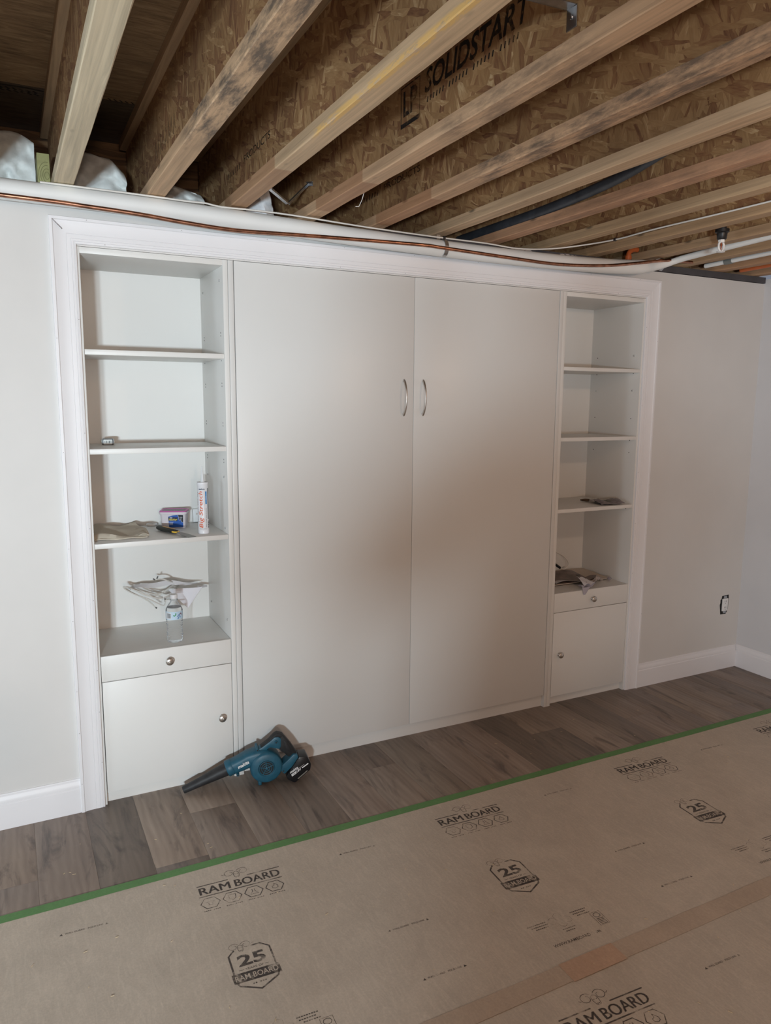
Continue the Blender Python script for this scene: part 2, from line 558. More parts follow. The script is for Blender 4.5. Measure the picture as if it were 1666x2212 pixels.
_tc = {}
def text2d(s, size, shear=0.0, bold=0.0, xs=1.0, align='LEFT', space=1.0):
    key = (s, size, shear, bold, align, space)
    if key not in _tc:
        cu = bpy.data.curves.new('txt', 'FONT')
        cu.body = s; cu.size = size; cu.shear = shear; cu.offset = bold; cu.align_x = align
        cu.space_character = space; cu.resolution_u = 3
        ob = bpy.data.objects.new('txt', cu); COL.objects.link(ob)
        dg = bpy.context.evaluated_depsgraph_get()
        me = bpy.data.meshes.new_from_object(ob.evaluated_get(dg))
        _tc[key] = ([(v.co.x, v.co.y) for v in me.vertices], [tuple(p.vertices) for p in me.polygons])
        bpy.data.objects.remove(ob); bpy.data.curves.remove(cu); bpy.data.meshes.remove(me)
    vs, fs = _tc[key]
    return [(x * xs, y) for x, y in vs], fs

def add_text(mb, s, fn, size, shear=0, bold=0, xs=1, align='LEFT', space=1, mi=0, at=(0, 0)):
    vs, fs = text2d(s, size, shear, bold, xs, align, space)
    mb.add([fn(x + at[0], y + at[1]) for x, y in vs], fs, mi)

def fit_text(mb, s, fn, x0, x1, y0, y1, bold=0, shear=0, mi=0):
    """text stretched into a rectangle"""
    vs, fs = text2d(s, 1.0, shear, bold)
    xa, xb = min(v[0] for v in vs), max(v[0] for v in vs)
    ya, yb = min(v[1] for v in vs), max(v[1] for v in vs)
    mb.add([fn(x0 + (x - xa) / (xb - xa) * (x1 - x0), y0 + (y - ya) / (yb - ya) * (y1 - y0)) for x, y in vs], fs, mi)

def stroke(mb, pts, fn, w, closed=False, mi=0):
    P = [Vector((p[0], p[1])) for p in pts]
    n = len(P)
    L, R = [], []
    for i in range(n):
        if closed:
            a_, b_ = P[(i - 1) % n], P[(i + 1) % n]
        else:
            a_, b_ = P[max(i - 1, 0)], P[min(i + 1, n - 1)]
        t = (b_ - a_); t = t.normalized() if t.length > 1e-9 else Vector((1, 0))
        q = Vector((-t.y, t.x)) * (w / 2)
        if closed:
            d1 = (P[i] - P[(i - 1) % n]).normalized(); cs = max(.5, abs(d1.dot(t)))
            q = q / cs
        L.append(P[i] + q); R.append(P[i] - q)
    vs = [fn(*p) for p in L] + [fn(*p) for p in R]
    m = n if closed else n - 1
    mb.add(vs, [(i, (i + 1) % n, n + (i + 1) % n, n + i) for i in range(m)], mi)

def poly_face(mb, pts, fn, mi=0):
    mb.add([fn(*p) for p in pts], [tuple(range(len(pts)))], mi)
# ================================================================== STRUCTURE
XL, XR, YB, YF = -2.6, 3.97, -7.0, 0.0       # room extents
H_J = 2.337                                    # underside of the joists
H_SUB = 2.693                                  # underside of the subfloor
mb = MB()
mb.box(XL, .2530, 0, .115, 0, 2.30).box(3.0558, XR + .1, 0, .115, 0, 2.30).box(.2530, 3.0558, 0, .115, 2.1592, 2.30)
mb.box(.2, 3.1, .42, .5, 0, 2.30)
solo('wall_back', mb, MAT['drywall'], (0, 0, 0), kind='structure')
solo('wall_right', MB().box(XR, XR + .1, YB, 0, 0, 2.325), MAT['drywall_r'], (XR, 0, 0), kind='structure')
solo('wall_left', MB().box(XL - .1, XL, YB, .115, 0, 2.325), MAT['drywall'], (XL, 0, 0), kind='structure')
solo('wall_front', MB().box(XL - .1, XR + .1, YB - .1, YB, 0, 2.7), MAT['drywall'], (0, YB, 0), kind='structure')
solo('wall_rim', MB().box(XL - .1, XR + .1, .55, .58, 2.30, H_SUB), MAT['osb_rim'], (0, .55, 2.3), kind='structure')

# floor slab with separate vinyl planks along the wall
floor = solo('floor', MB().box(XL, XR, YB, -.78, -.03, -.0005).box(XL, XR, -.78, .1, -.03, -.006), MAT['plank_seam'], (0, 0, 0), kind='structure')
X0, PW = .003, .1842
joint = {2: -.51, 3: -.21, 7: -.20, 12: -.235, -1: -.40, 9: -.62, 15: -.3, 18: -.42}
tone = {-2: 1.0, -1: 1.02, 0: .96, 1: (.66, .78), 2: (1.14, .8), 3: (1.06, .98), 4: (.98,), 5: (.76,), 6: (1.04,), 7: (.68, 1.10), 8: (.84,), 9: (1.02, .9),
        10: (1.04,), 11: (.64,), 12: (.98, .68), 13: (1.04,), 14: (.80,), 15: (.95, 1.02), 16: (.85,), 17: (1.05,), 18: (.9, 1.0), 19: (.78,), 20: (.98,), 21: (.9,)}
pm = {}
def plank_mesh(y0, y1, w):
    k = (round(y0, 3), round(y1, 3), round(w, 3))
    if k not in pm:
        pm[k] = make_mesh('plank', MB().box(.00015, w - .00015, y0, y1 - .0003, -.006, 0), MAT['plank'], (0, 0, 0), bevel=.0006)
    return pm[k]
for i in range(-13, 22):
    x = X0 + PW * i
    w = min(PW, XR - x)
    if w < .01 or x < XL: continue
    seg = [(-.78, joint[i]), (joint[i], .03)] if i in joint else [(-.78, .03)]
    t = tone.get(i, 1.0)
    t = t if isinstance(t, tuple) else (t,)
    for j, (y0, y1) in enumerate(reversed(seg)):
        o = bpy.data.objects.new('plank', plank_mesh(y0, y1, w))
        COL.objects.link(o); o.parent = floor
        o.location = (x, 0, 0)
        v = t[min(j, len(t) - 1)]
        o.color = (v * 1.0, v * (.985 + .02 * random.random()), v * (.97 + .03 * random.random()), 1)

# casing around the niche: moulded profile with mitred corners (across from outer edge, depth)
TL, TR, TT, TWD = .1752, 3.1337, 2.2527, .0885
prof = [(0, 0), (0, .019), (.0015, .0205), (.0105, .0205), (.012, .0185), (.0135, .0168), (.020, .0150), (.030, .0133), (.042, .0122), (.0545, .0122), (.0555, .0108),
        (.0568, .0122), (.0700, .0122), (.0712, .0105), (.0725, .0122), (.0790, .0118), (.0800, .0100), (.0812, .0118), (.0870, .0105), (.0885, .0085), (.0885, 0)]
def casing(name, side):
    m = MB()
    n = len(prof)
    if side == 'L':
        A = [(TL + p, -d, 0) for p, d in prof]; B = [(TL + p, -d, TT - p) for p, d in prof]
    elif side == 'R':
        A = [(TR - p, -d, 0) for p, d in prof]; B = [(TR - p, -d, TT - p) for p, d in prof]
    else:
        A = [(TL + p, -d, TT - p) for p, d in prof]; B = [(TR - p, -d, TT - p) for p, d in prof]
    m.add(A + B, [(i, (i + 1) % n, n + (i + 1) % n, n + i) for i in range(n)] + [tuple(range(n)), tuple(range(2 * n - 1, n - 1, -1))])
    o = solo(name, m, MAT['trim'], {'L': (TL, 0, 0), 'R': (TR, 0, 0), 'T': (1.6, 0, TT)}[side], kind='structure', smooth=22)
    return o
tr1, tr2, tr3 = casing('trim_1', 'L'), casing('trim_2', 'T'), casing('trim_3', 'R')
nail = MAT['ink_nail'] = plain('nail_hole_shadow', lin(96, 84, 84), .8)
for z in (.12, .33, .50, .78, 1.06, 1.42, 1.83):
    for px, d in ((.006, .0206), (.0835, .0118)):
        zz = z + (.07 if px > .02 else 0)
        part('nail_hole', MB().lathe([(.0012, 0), (.0012, .0003)], (TL + px, -d, zz), (0, -1, 0), 8), nail, tr1)
        part('nail_hole', MB().lathe([(.0012, 0), (.0012, .0003)], (TR - px, -d, zz + .11), (0, -1, 0), 8), nail, tr3)
for k in range(9):
    part('nail_hole', MB().lathe([(.0012, 0), (.0012, .0003)], (.30 + k * .335, -.0206, TT - .006), (0, -1, 0), 8), nail, tr2)
    part('nail_hole', MB().lathe([(.0012, 0), (.0012, .0003)], (.36 + k * .31, -.0118, TT - .0835), (0, -1, 0), 8), nail, tr2)
part('mitre_joint', MB().obox((TL + .022, -.0166, TT - .022), (1, 0, -1), (0, 1, 0), (1, 0, 1), .030, .0035, .0003), nail, tr1)

# dark grey membrane on top of the wall plate
o = solo('trim_4', MB().box(XL, XR, -.004, .12, 2.303, 2.336), MAT['membrane'], (0, 0, 2.3), kind='structure')
sm = MB()
for k in range(26):
    x = 2.02 + .022 * k + random.uniform(-.01, .01)
    w, h = random.uniform(.006, .024), random.uniform(.003, .009)
    z = 2.323 - .010 * math.sin(k * .5) - .004
    pts = [(x + w * math.cos(t) * random.uniform(.6, 1.2), z + h * math.sin(t) * random.uniform(.5, 1.2)) for t in [i * .8976 for i in range(7)]]
    sm.prism(pts, lambda u, v, d: (u, d, v), -.0055, -.004)
part('plaster_smear', sm, flat('plaster_smear', 186, 176, 172, .9), o)

# baseboards (profile: height, thickness)
bprof = [(0, 0), (.0155, 0), (.0155, .098), (.0140, .1005), (.0120, .102), (.0128, .106), (.0122, .114), (.0098, .121), (.0070, .126), (.0062, .130), (.0066, .134), (.0045, .138), (0, .138)]
def base_x(name, x0, x1):
    m = MB(); m.prism(bprof, lambda t, h, d: (d, -t, h), x0, x1)
    return solo(name, m, MAT['trim'], (x0, 0, 0), kind='structure', smooth=25)
base_x('baseboard_left', XL, TL)
base_x('baseboard_back', TR, XR - .0155)
m = MB(); m.prism(bprof, lambda t, h, d: (XR - t, d, h), YB, -.0)
solo('baseboard_right', m, MAT['trim'], (XR, 0, 0), kind='structure', smooth=25)

# ceiling: plywood subfloor sheets above the joists
ceil = solo('ceiling', MB().box(XL - .1, XR + .1, YB - .1, .6, 2.712, 2.73), MAT['ply_dk'], (0, 0, 2.72), kind='structure')
ysheets = [(.067, .60)] + [(.065 - 1.22 * (k + 1), .065 - 1.22 * k) for k in range(6)]
for r_, (y0, y1) in enumerate(ysheets):
    xs = [XL - .1, -.9 + (r_ % 2) * 1.2, 1.55 + (r_ % 2) * 1.2, XR + .1]
    for q in range(3):
        part('subfloor_sheet', MB().box(xs[q] + .001, xs[q + 1] - .001, max(y0, YB - .1) + .001, y1 - .001, H_SUB + random.uniform(0, .001), 2.712),
             MAT['ply_dk'] if r_ == 0 else MAT['ply'], ceil)
st = MB()
rr = random.Random(3)
fnc = lambda x, y: (x, y, H_SUB - .0006)
stroke(st, [(-.02 + .03 * i, .088 + .003 * math.sin(i)) for i in range(8)], fnc, .012)
for i in range(9):
    x = -.02 + .022 * i
    stroke(st, [(x, .105), (x + .012, .118), (x + .006, .132), (x + .02, .142)], fnc, .009)
for i in range(5):
    x = .40 + .02 * i
    stroke(st, [(x, .045), (x + .012, .060)], fnc, .005)
part('stamp_print', st, MAT['ink_web'], ceil)['kind'] = 'stuff'

# I-joists: the visible ones are things, the ones left of the frame belong to the ceiling
JT = dict(fw=.0635, fh=.038, web=.0095, pitch=.305)
J_Y0, J_Y1 = YB, .50
web_me = make_mesh('web', MB().box(-.0365, -.027, J_Y0, J_Y1, H_J + .036, H_SUB - .036), MAT['osb'], (0, 0, H_J))
def flange_mb(z0, z1, nseg=40, jit=.0012, seed=0):
    rnd = random.Random(seed)
    m = MB(); ring = []
    for i in range(nseg + 1):
        y = J_Y1 + (J_Y0 - J_Y1) * (i / nseg) ** 1.6
        j = lambda: rnd.uniform(-jit, jit)
        bx = .0025
        ring.append([(-.0635 + bx + j(), y, z0), (-bx + j(), y, z0), (0 + j() * .5, y, z0 + bx), (0, y, z1), (-.0635, y, z1), (-.0635 + j() * .5, y, z0 + bx)])
    m.loft(ring)
    return m
top_me = make_mesh('top_flange', flange_mb(H_SUB - .038, H_SUB - .0005, 6, 0), lumber('lumber_top_flange', lin(176, 150, 118)), (0, 0, H_J))
JLAB = [
    ('first pale clean-sawn I-joist from the left, with a treated wood block at its end', lin(214, 200, 172), {}),
    ('second I-joist from the left, grey-black mould stain on its underside', lin(204, 172, 138), dict(stain=.85, sy=(-1.95, -.75))),
    ('third I-joist from the left, with torn yellow edge wood and a rust-brown patch', lin(206, 178, 144), dict(yellow=(-2.2, -.95), red=(-.62, -.02))),
    ('fourth I-joist from the left, large LP SOLIDSTART lettering on its web', lin(208, 174, 140), dict(stain=.5, sy=(-1.7, -1.1), red=(-.62, -.2))),
    ('fifth I-joist from the left, underside darkened grey towards the camera', lin(204, 168, 134), dict(stain=.75, sy=(-3.0, -.8), red=(-.55, -.1))),
    ('sixth I-joist from the left, pale flange in front of the hanging black tube', lin(200, 172, 140), {}),
    ('seventh I-joist from the left, reddish flange just behind the black tube', lin(192, 150, 118), dict(stain=.3, sy=(-1.6, -.3))),
    ('eighth I-joist from the left, plain tan flange left of the hanging white cable', lin(190, 162, 128), {}),
    ('ninth I-joist from the left, between the hanging white cable and the sprinkler head', lin(184, 154, 120), {}),
    ('tenth I-joist from the left, right behind the sprinkler head', lin(180, 150, 118), {}),
    ('eleventh I-joist from the left, right of the white pipe running into the joist bay', lin(176, 146, 114), {}),
    ('twelfth I-joist from the left, next to the orange pipe at the right edge', lin(178, 140, 108), {}),
    ('last I-joist, tight against the right wall', lin(172, 138, 108), {}),
]
def joist(k, parent_thing=None):
    return .256 + .305 * k
JOIST = {}
for k in range(-9, 13):
    x = joist(k)
    if k < 0:
        m = MB().box(x - .0635, x, J_Y0, J_Y1, H_J, H_J + .038).box(x - .0635, x, J_Y0, J_Y1, H_SUB - .038, H_SUB).box(x - .0365, x - .027, J_Y0, J_Y1, H_J + .038, H_SUB - .038)
        part('joist', m, lumber('lumber_out', lin(190, 162, 130)) if k == -9 else bpy.data.materials['lumber_out'], ceil)
        continue
    lab, tint, kw = JLAB[k]
    t = thing('ceiling_joist', lab, 'joist', (x, 0, H_J), 'exposed ceiling joists')
    ORG[t.name] = Vector((0, 0, H_J))
    w = bpy.data.objects.new('web', web_me); COL.objects.link(w); w.parent = t; ORG[w.name] = Vector((x, 0, H_J))
    tf = bpy.data.objects.new('top_flange', top_me); COL.objects.link(tf); tf.parent = t
    bf = part('bottom_flange', flange_mb(H_J, H_J + .038, 60, .0013, k), lumber('lumber_flange_%d' % k, tint, **kw), t, smooth=30)
    JOIST[k] = (t, w)
    # finger joint lines
# web prints
def web_fn(k):
    xw = joist(k) - .0365 - .0006
    return lambda u, v: (xw, -u, v)       # u runs towards the camera (-Y)
f4 = web_fn(3)
m = MB()
stroke(m, [(.84, 2.440), (.955, 2.440), (.955, 2.552), (.84, 2.552)], f4, .0035, True)
stroke(m, [(.84, 2.446), (.955, 2.446)], f4, .010)
part('logo_box_print', m, MAT['ink_web'], JOIST[3][1], fix=False); m = MB()
fit_text(m, 'LP', f4, .855, .94, 2.468, 2.540, bold=.02)
part('lettering_print', m, MAT['ink_web'], JOIST[3][1], fix=False); m = MB()
fit_text(m, 'SOLIDSTART', f4, .985, 1.475, 2.492, 2.556, bold=.02, shear=.2)
part('lettering_print', m, MAT['ink_web'], JOIST[3][1], fix=False); m = MB()
part('lettering_print', m, MAT['ink_web'], JOIST[3][1], fix=False); m = MB()
for i in range(26):
    if i % 7 != 6: stroke(m, [(1.0 + .017 * i, 2.466), (1.004 + .017 * i, 2.480)], f4, .006)
for i in range(7):
    stroke(m, [(1.53 + .034 * i, 2.505), (1.55 + .034 * i, 2.54)], f4, .012)
p_ = part('stamp_print', m, MAT['ink_web'], JOIST[3][1], fix=False); p_['kind'] = 'stuff'
for k, (u0, u1) in ((2, (.20, .50)), (4, (.12, .42))):
    m = MB(); fit_text(m, 'PRODUCTS', web_fn(k), u0, u1, 2.468, 2.492, bold=.004)
    part('lettering_print', m, MAT['ink_web'], JOIST[k][1], fix=False); m = MB()
    for i in range(7):
        stroke(m, [(u0 - .22 + .026 * i, 2.462), (u0 - .212 + .026 * i, 2.482)], web_fn(k), .008)
    part('stamp_print', m, MAT['ink_web'], JOIST[k][1], fix=False)['kind'] = 'stuff'
m = MB()
for i in range(8):
    u = .15 + i * .045
    stroke(m, [(u, 2.44), (u + .02, 2.50), (u + .028, 2.45)], web_fn(1), .005)
part('stamp_print', m, MAT['ink_web'], JOIST[1][1], fix=False)['kind'] = 'stuff'
# pencil loop drawn on the fourth flange, stamps on the flanges
m = MB()
xs_ = joist(3) - .0635 - .0008
stroke(m, [(xs_ + .0, 0)] and [(1.60 + .028 * math.cos(t) + .01 * math.sin(t), H_J + .020 + .011 * math.sin(t)) for t in [i * .45 for i in range(16)]], lambda u, v: (xs_, -u, v), .003)
part('scribble', m, MAT['ink_web'], JOIST[3][0], fix=False)
m = MB()
for i in range(6):
    stroke(m, [(1.02 + .02 * i, H_J + .012), (1.035 + .02 * i, H_J + .030)], lambda u, v: (joist(7) - .0643, -u, v), .005)
part('stamp_print', m, MAT['ink_web'], JOIST[7][0], fix=False)['kind'] = 'stuff'
m = MB()
for i in range(4):
    for j in range(2):
        stroke(m, [(.98 + .012 * i, H_SUB - .030 + .011 * j), (.988 + .012 * i, H_SUB - .023 + .011 * j)], lambda u, v: (joist(1) - .0641, -u, v), .004)
part('stamp_print', m, MAT['ink_web'], JOIST[1][0], fix=False)['kind'] = 'stuff'
# ================================================================== BUILT-IN: two bookcases and the fold-down wall bed
DEP = .38
mel = MAT['melamine']

def knob(parent, x, z, horiz):
    m = MB()
    m.lathe([(.0085, 0), (.0085, .002), (.006, .005), (.0055, .012), (.009, .0155), (.0150, .0175), (.0165, .0205), (.0158, .0235), (.012, .0262), (.006, .0276), (.0002, .028)], (x, -.0, z), (0, -1, 0), 28)
    o = part('knob', m, MAT['nickel'], parent, smooth=50, label='brushed nickel knob')
    r = MB()
    pts = []
    for i in range(9):
        t = -1 + i / 4
        d = (t * .0135, 0) if horiz else (0, t * .0135)
        pts.append((x + d[0], -(.0286 - .0075 * t * t), z + d[1]))
    r.tube(pts, [.0008 + .0026 * (1 - (abs(-1 + i / 4)) ** 2) for i in range(9)], 8)
    part('ridge', r, MAT['nickel'], o, smooth=60) if False else None
    r2_ = part('knob_ridge', r, MAT['nickel'], parent, smooth=60)
    return o

def bookcase(label, x0, x1, shelves, knobx, doorknob, outer_left):
    """x0,x1: clear inner faces"""
    t = thing('bookcase', label, 'bookcase', ((x0 + x1) / 2, 0, 0), 'built-in bookcases')
    tl = .0195
    part('side_panel', MB().box(x0 - tl, x0, 0, DEP + .01, 0, 2.158), mel, t, bevel=.0008)
    part('side_panel', MB().box(x1, x1 + tl, 0, DEP + .01, 0, 2.158), mel, t, bevel=.0008)
    part('back_panel', MB().box(x0, x1, DEP, DEP + .008, .05, 2.158), mel, t)
    part('top_panel', MB().box(x0, x1, .001, DEP, 2.136, 2.158), mel, t, bevel=.0008)
    for z0, z1 in shelves:
        part('shelf', MB().box(x0 + .001, x1 - .001, .002, DEP - .002, z0, z1), mel, t, bevel=.0008)
    part('base_top', MB().box(x0 + .0015, x1 - .0015, .019, DEP - .001, .600, .6178), mel, t)
    dr = part('drawer', MB().box(x0 + .002, x1 - .002, 0, .0185, .5145, .6178), mel, t, bevel=.0008)
    knob(dr, knobx, .566, True)
    dr_b = part('drawer_box', MB().box(x0 + .03, x1 - .03, .0185, DEP - .03, .52, .598), mel, t)
    do = part('door', MB().box(x0 + .003, x1 - .003, 0, .0185, .050, .5115), mel, t, bevel=.0008)
    knob(do, doorknob, .282, False)
    part('toe_kick', MB().box(x0, x1, .026, .044, 0, .049), mel, t)
    part('bottom_panel', MB().box(x0, x1, .02, DEP, .05, .068), mel, t)
    return t

LX0, LX1, RX0, RX1 = .2727, .793, 2.5163, 3.036
bcL = bookcase('white open bookcase left of the bed doors, holding the water bottle and caulk', LX0, LX1, [(1.7774, 1.7965), (1.4090, 1.4285), (1.0460, 1.0654)], .534, .743, True)
bcR = bookcase('white open bookcase right of the bed doors, holding a magazine and a brush', RX0, RX1, [(1.7737, 1.7920), (1.4170, 1.4360), (1.0460, 1.0650)], 2.776, 2.563, False)

def pins(t, xface, sgn, spots, holes):
    for y, z in spots:
        part('shelf_pin', MB().lathe([(.0045, 0), (.0045, .0025), (.003, .004)], (xface, y, z), (sgn, 0, 0), 12), MAT['pin'], t, smooth=40)
    for y, z in holes:
        part('peg_hole', MB().lathe([(.0028, 0), (.0028, .0005)], (xface, y, z), (sgn, 0, 0), 10), MAT['dark'], t)
yf, yb_ = .05, .33
pins(bcL, LX1, -1, [(yf, 2.085), (yb_, 2.07), (yf, 1.30), (yb_, 1.285), (yf, .69), (yb_, .70), (yf, 1.085)],
     [(y, z + d) for y in (yf, yb_) for z in (1.87, 1.67, 1.51, 1.36) for d in (0, .012)] + [(y, z) for y in (yf, yb_) for z in (1.772,)])
pins(bcR, RX1, -1, [(yf, 1.865), (yb_, 1.68), (yf, 1.68)], [(y, z) for y in (yf, yb_) for z in (1.865, 1.772, 1.68, 1.53, 1.345)] + [(yf, 1.412), (yf, 1.035)])

# wall bed: side panels, kick board, two tall door panels with bow handles
bed = thing('wall_bed', 'closed white fold-down wall bed with two tall flat doors', 'wall bed', (1.655, 0, 0))
DL, DM, DR, DT, DB = .8386, 1.6554, 2.4716, 2.1575, .0686
part('side_panel', MB().box(.8140, .8352, -.001, DEP + .01, 0, 2.158), MAT['door'], bed, bevel=.001)
part('side_panel', MB().box(2.4750, 2.4962, -.001, DEP + .01, 0, 2.158), MAT['door'], bed, bevel=.001)
part('kick_board', MB().box(.8352, 2.4750, .024, .042, 0, DB + .01), MAT['door'], bed)
part('carcass_back', MB().box(.8352, 2.4750, .09, .10, .08, 2.158), MAT['dark'], bed)
part('head_rail', MB().box(.8352, 2.4750, .03, .06, 2.10, 2.158), MAT['dark'], bed)
dA = part('door_panel', MB().box(DL, DM - .0011, 0, .019, DB, DT), MAT['door'], bed, bevel=.0009)
dB = part('door_panel', MB().box(DM + .0011, DR, 0, .019, DB, DT), MAT['door'], bed, bevel=.0009)
def pull(parent, x):
    z0, z1 = 1.550, 1.711
    zc, hh = (z0 + z1) / 2, (z1 - z0) / 2
    rings = []
    N = 24
    for i in range(N + 1):
        s = -1 + 2 * i / N
        y = -.0035 - .0275 * (1 - abs(s) ** 2.2)
        z = zc + hh * s
        tz, ty = 1.0, .0275 * 2.2 * abs(s) ** 1.2 * math.copysign(1, s) / hh
        L = math.hypot(tz, ty); ny, nz = tz / L, -ty / L
        w = .0036 + .0022 * abs(s) ** 1.5; th = .0034 + .0024 * abs(s) ** 3
        if i in (0, N): w *= .55; th *= .6
        rings.append([(x + w * math.cos(q), y + th * math.sin(q) * ny, z + th * math.sin(q) * nz) for q in [k * math.pi / 6 for k in range(12)]])
    m = MB(); m.loft(rings)
    for s in (-1, 1):
        m.lathe([(.0045, 0), (.0045, .006)], (x, 0, zc + s * (hh - .007)), (0, -1, 0), 12)
    part('handle', m, MAT['nickel'], parent, smooth=50, label='bowed nickel pull handle')
pull(dA, 1.604); pull(dB, 1.703)
# ================================================================== PIPES, CABLES AND OTHER THINGS AT THE CEILING
# white jacketed pipe along the wall, bending into a joist bay on the right
path = smoothpath([(-1.2, -.10, 2.300), (0, -.10, 2.301), (.47, -.10, 2.298), (.84, -.10, 2.290), (1.25, -.10, 2.279), (1.6, -.10, 2.272), (2.0, -.10, 2.268), (2.35, -.10, 2.269),
                   (2.7, -.10, 2.278), (2.92, -.105, 2.294), (3.04, -.13, 2.316), (3.09, -.19, 2.336), (3.10, -.30, 2.344), (3.10, -.60, 2.356), (3.10, -1.6, 2.39)], 8)
rad = [.0345 if p.x < 2.9 and p.y > -.11 else .0345 - .0185 * min(1, max(0, (p.x - 2.88) / .2 + max(0, -.12 - p.y) * 3)) for p in path]
pp = thing('insulated_pipe', 'white jacketed pipe sagging along the top of the wall', 'pipe', (1.0, -.1, 2.27))
part('jacket', MB().tube(path, rad, 18), MAT['lineset'], pp, smooth=60)
def clamp(parent, x, z, r, wdt=.018):
    m = MB()
    pts = [(x, -.10 - (r + .002) * math.cos(t), z + (r + .002) * math.sin(t)) for t in [math.radians(d) for d in range(-70, 181, 16)]] + [(x, -.062, 2.334)]
    ring = []
    for p in pts:
        ring.append(p)
    for i in range(len(pts) - 1):
        a_, b_ = Vector(pts[i]), Vector(pts[i + 1])
        m.obox((a_ + b_) / 2, (1, 0, 0), b_ - a_, Vector((1, 0, 0)).cross(b_ - a_), wdt / 2, (b_ - a_).length / 2 + .0006, .0009)
    part('clamp', m, MAT['galv'], parent, label='galvanised pipe clamp')
clamp(pp, 1.735, 2.2705, .0355)
clamp(pp, 3.02, 2.312, .030)
# bare copper line
cp = smoothpath([(-1.2, -.142, 2.276), (.03, -.142, 2.2715), (.30, -.142, 2.266), (.465, -.142, 2.260), (.627, -.142, 2.249), (.80, -.142, 2.242), (1.0, -.144, 2.248), (1.212, -.145, 2.255),
                 (1.594, -.143, 2.266), (1.719, -.143, 2.264), (2.073, -.143, 2.254), (2.338, -.143, 2.250), (2.62, -.143, 2.268), (2.86, -.143, 2.302), (3.02, -.145, 2.326), (3.2, -.15, 2.331)], 6)
solo('copper_pipe', MB().tube(cp, .0075, 10), MAT['copper'], (1.0, -.14, 2.25), 'thin bare copper line clipped along the white wall pipe', 'pipe', smooth=60)
# thin white cable: along the wall, then out along the joist bay
cb = smoothpath([(.15, -.125, 2.331), (.42, -.125, 2.331), (.632, -.12, 2.330), (.70, -.12, 2.331), (.768, -.115, 2.326), (.911, -.11, 2.330), (1.08, -.11, 2.328), (1.381, -.11, 2.318), (1.713, -.11, 2.313),
                 (1.952, -.11, 2.312), (2.13, -.11, 2.306), (2.30, -.13, 2.318), (2.42, -.22, 2.331), (2.476, -.38, 2.335), (2.47, -.60, 2.335), (2.49, -1.09, 2.334), (2.50, -2.2, 2.334)], 6)
cab = thing('cable', 'thin white cable strung over the pipe and out across the joists', 'cable', (1.7, -.11, 2.31))
part('sheath', MB().tube(cb, .0034, 8), MAT['wire'], cab, smooth=60)
for p in ((1.735, -.11, 2.314), (2.472, -.36, 2.335)):
    part('cable_clip', MB().obox(p, (1, 0, 0), (0, 1, 0), (0, 0, 1), .006, .005, .007), MAT['black_plastic'], cab, bevel=.0015)
# black film tube lying on the flange of the seventh joist
bt = smoothpath([(2.030, .25, 2.395), (2.030, 0, 2.395), (2.030, -.45, 2.398), (2.022, -.85, 2.418), (1.975, -1.2, 2.455), (1.90, -1.6, 2.49)], 8)
solo('black_tube', MB().tube(bt, .021, 10, flat=.55, up=(1, 0, 0)), MAT['duct'], (2.03, 0, 2.38), 'flattened black tube hanging between the sixth and seventh joists', 'tube', smooth=60)
# bent galvanised strap, V shaped
def strap(m, pts, wdt, wd, th=.0016):
    for i in range(len(pts) - 1):
        a_, b_ = Vector(pts[i]), Vector(pts[i + 1])
        t = (b_ - a_).normalized(); wv = (Vector(wd) - t * t.dot(Vector(wd))).normalized()
        m.obox((a_ + b_) / 2, t, wv, t.cross(wv), (b_ - a_).length / 2 + th / 2, wdt / 2, th / 2)
        m.obox((a_ + b_) / 2 + wv * (wdt / 2) + t.cross(wv) * .003, t, t.cross(wv), wv, (b_ - a_).length / 2, .004, th / 2)
m = MB(); strap(m, [(.869, -.365, 2.346), (1.0, -.18, 2.352), (1.120, -.075, 2.462), (1.1325, -.105, 2.458)], .016, (.3, -.9, .1))
solo('strap_bracket', m, MAT['galv'], (1.0, -.18, 2.352), 'V-bent galvanised strap between the third and fourth joists', 'bracket')
m = MB(); strap(m, [(.845, -1.605, 2.452), (1.1300, -1.622, 2.452)], .030, (0, 1, 0), .002)
br = thing('bridging_strap', 'galvanised bridging strap nailed to the fourth joist web, at the top edge', 'bracket', (1.0, -1.61, 2.44))
part('bar', m, MAT['galv'], br)
part('nail_tab', MB().box(1.1310, 1.1335, -1.638, -1.606, 2.408, 2.453), MAT['galv'], br, bevel=.0006)
part('nail_head', MB().lathe([(.005, 0), (.004, .0025), (.001, .003)], (1.1310, -1.622, 2.432), (-1, 0, 0), 12), MAT['pin'], br, smooth=40)
solo('bent_wire', MB().tube([(1.176, -.488, 2.345), (1.176, -.470, 2.322), (1.176, -.443, 2.305), (1.165, -.438, 2.305)], .0013, 6), MAT['wire'], (1.176, -.47, 2.32), 'short bent wire hooked under the fourth joist', 'wire')
# sprinkler head
sp = thing('sprinkler_head', 'white pendant sprinkler head hanging from a black pipe drop', 'sprinkler', (2.82, -.638, 2.264))
part('drop_pipe', MB().lathe([(.017, 2.36), (.017, 2.70)], (2.82, -.638, 0), (0, 0, 1), 16), MAT['black_plastic'], sp, smooth=50)
part('fitting', MB().lathe([(.016, 2.318), (.020, 2.322), (.022, 2.345), (.029, 2.350), (.029, 2.362), (.018, 2.364)], (2.82, -.638, 0), (0, 0, 1), 18), MAT['black_plastic'], sp, smooth=40)
m = MB().lathe([(.010, 2.306), (.014, 2.308), (.014, 2.319)], (2.82, -.638, 0), (0, 0, 1), 6)
part('socket', m, MAT['white_plastic'], sp)
m = MB()
for s in (-1, 1):
    m.tube([(2.82 + s * .010, -.638, 2.308), (2.82 + s * .016, -.638, 2.300), (2.82 + s * .016, -.638, 2.283), (2.82 + s * .006, -.638, 2.272)], .0042, 8)
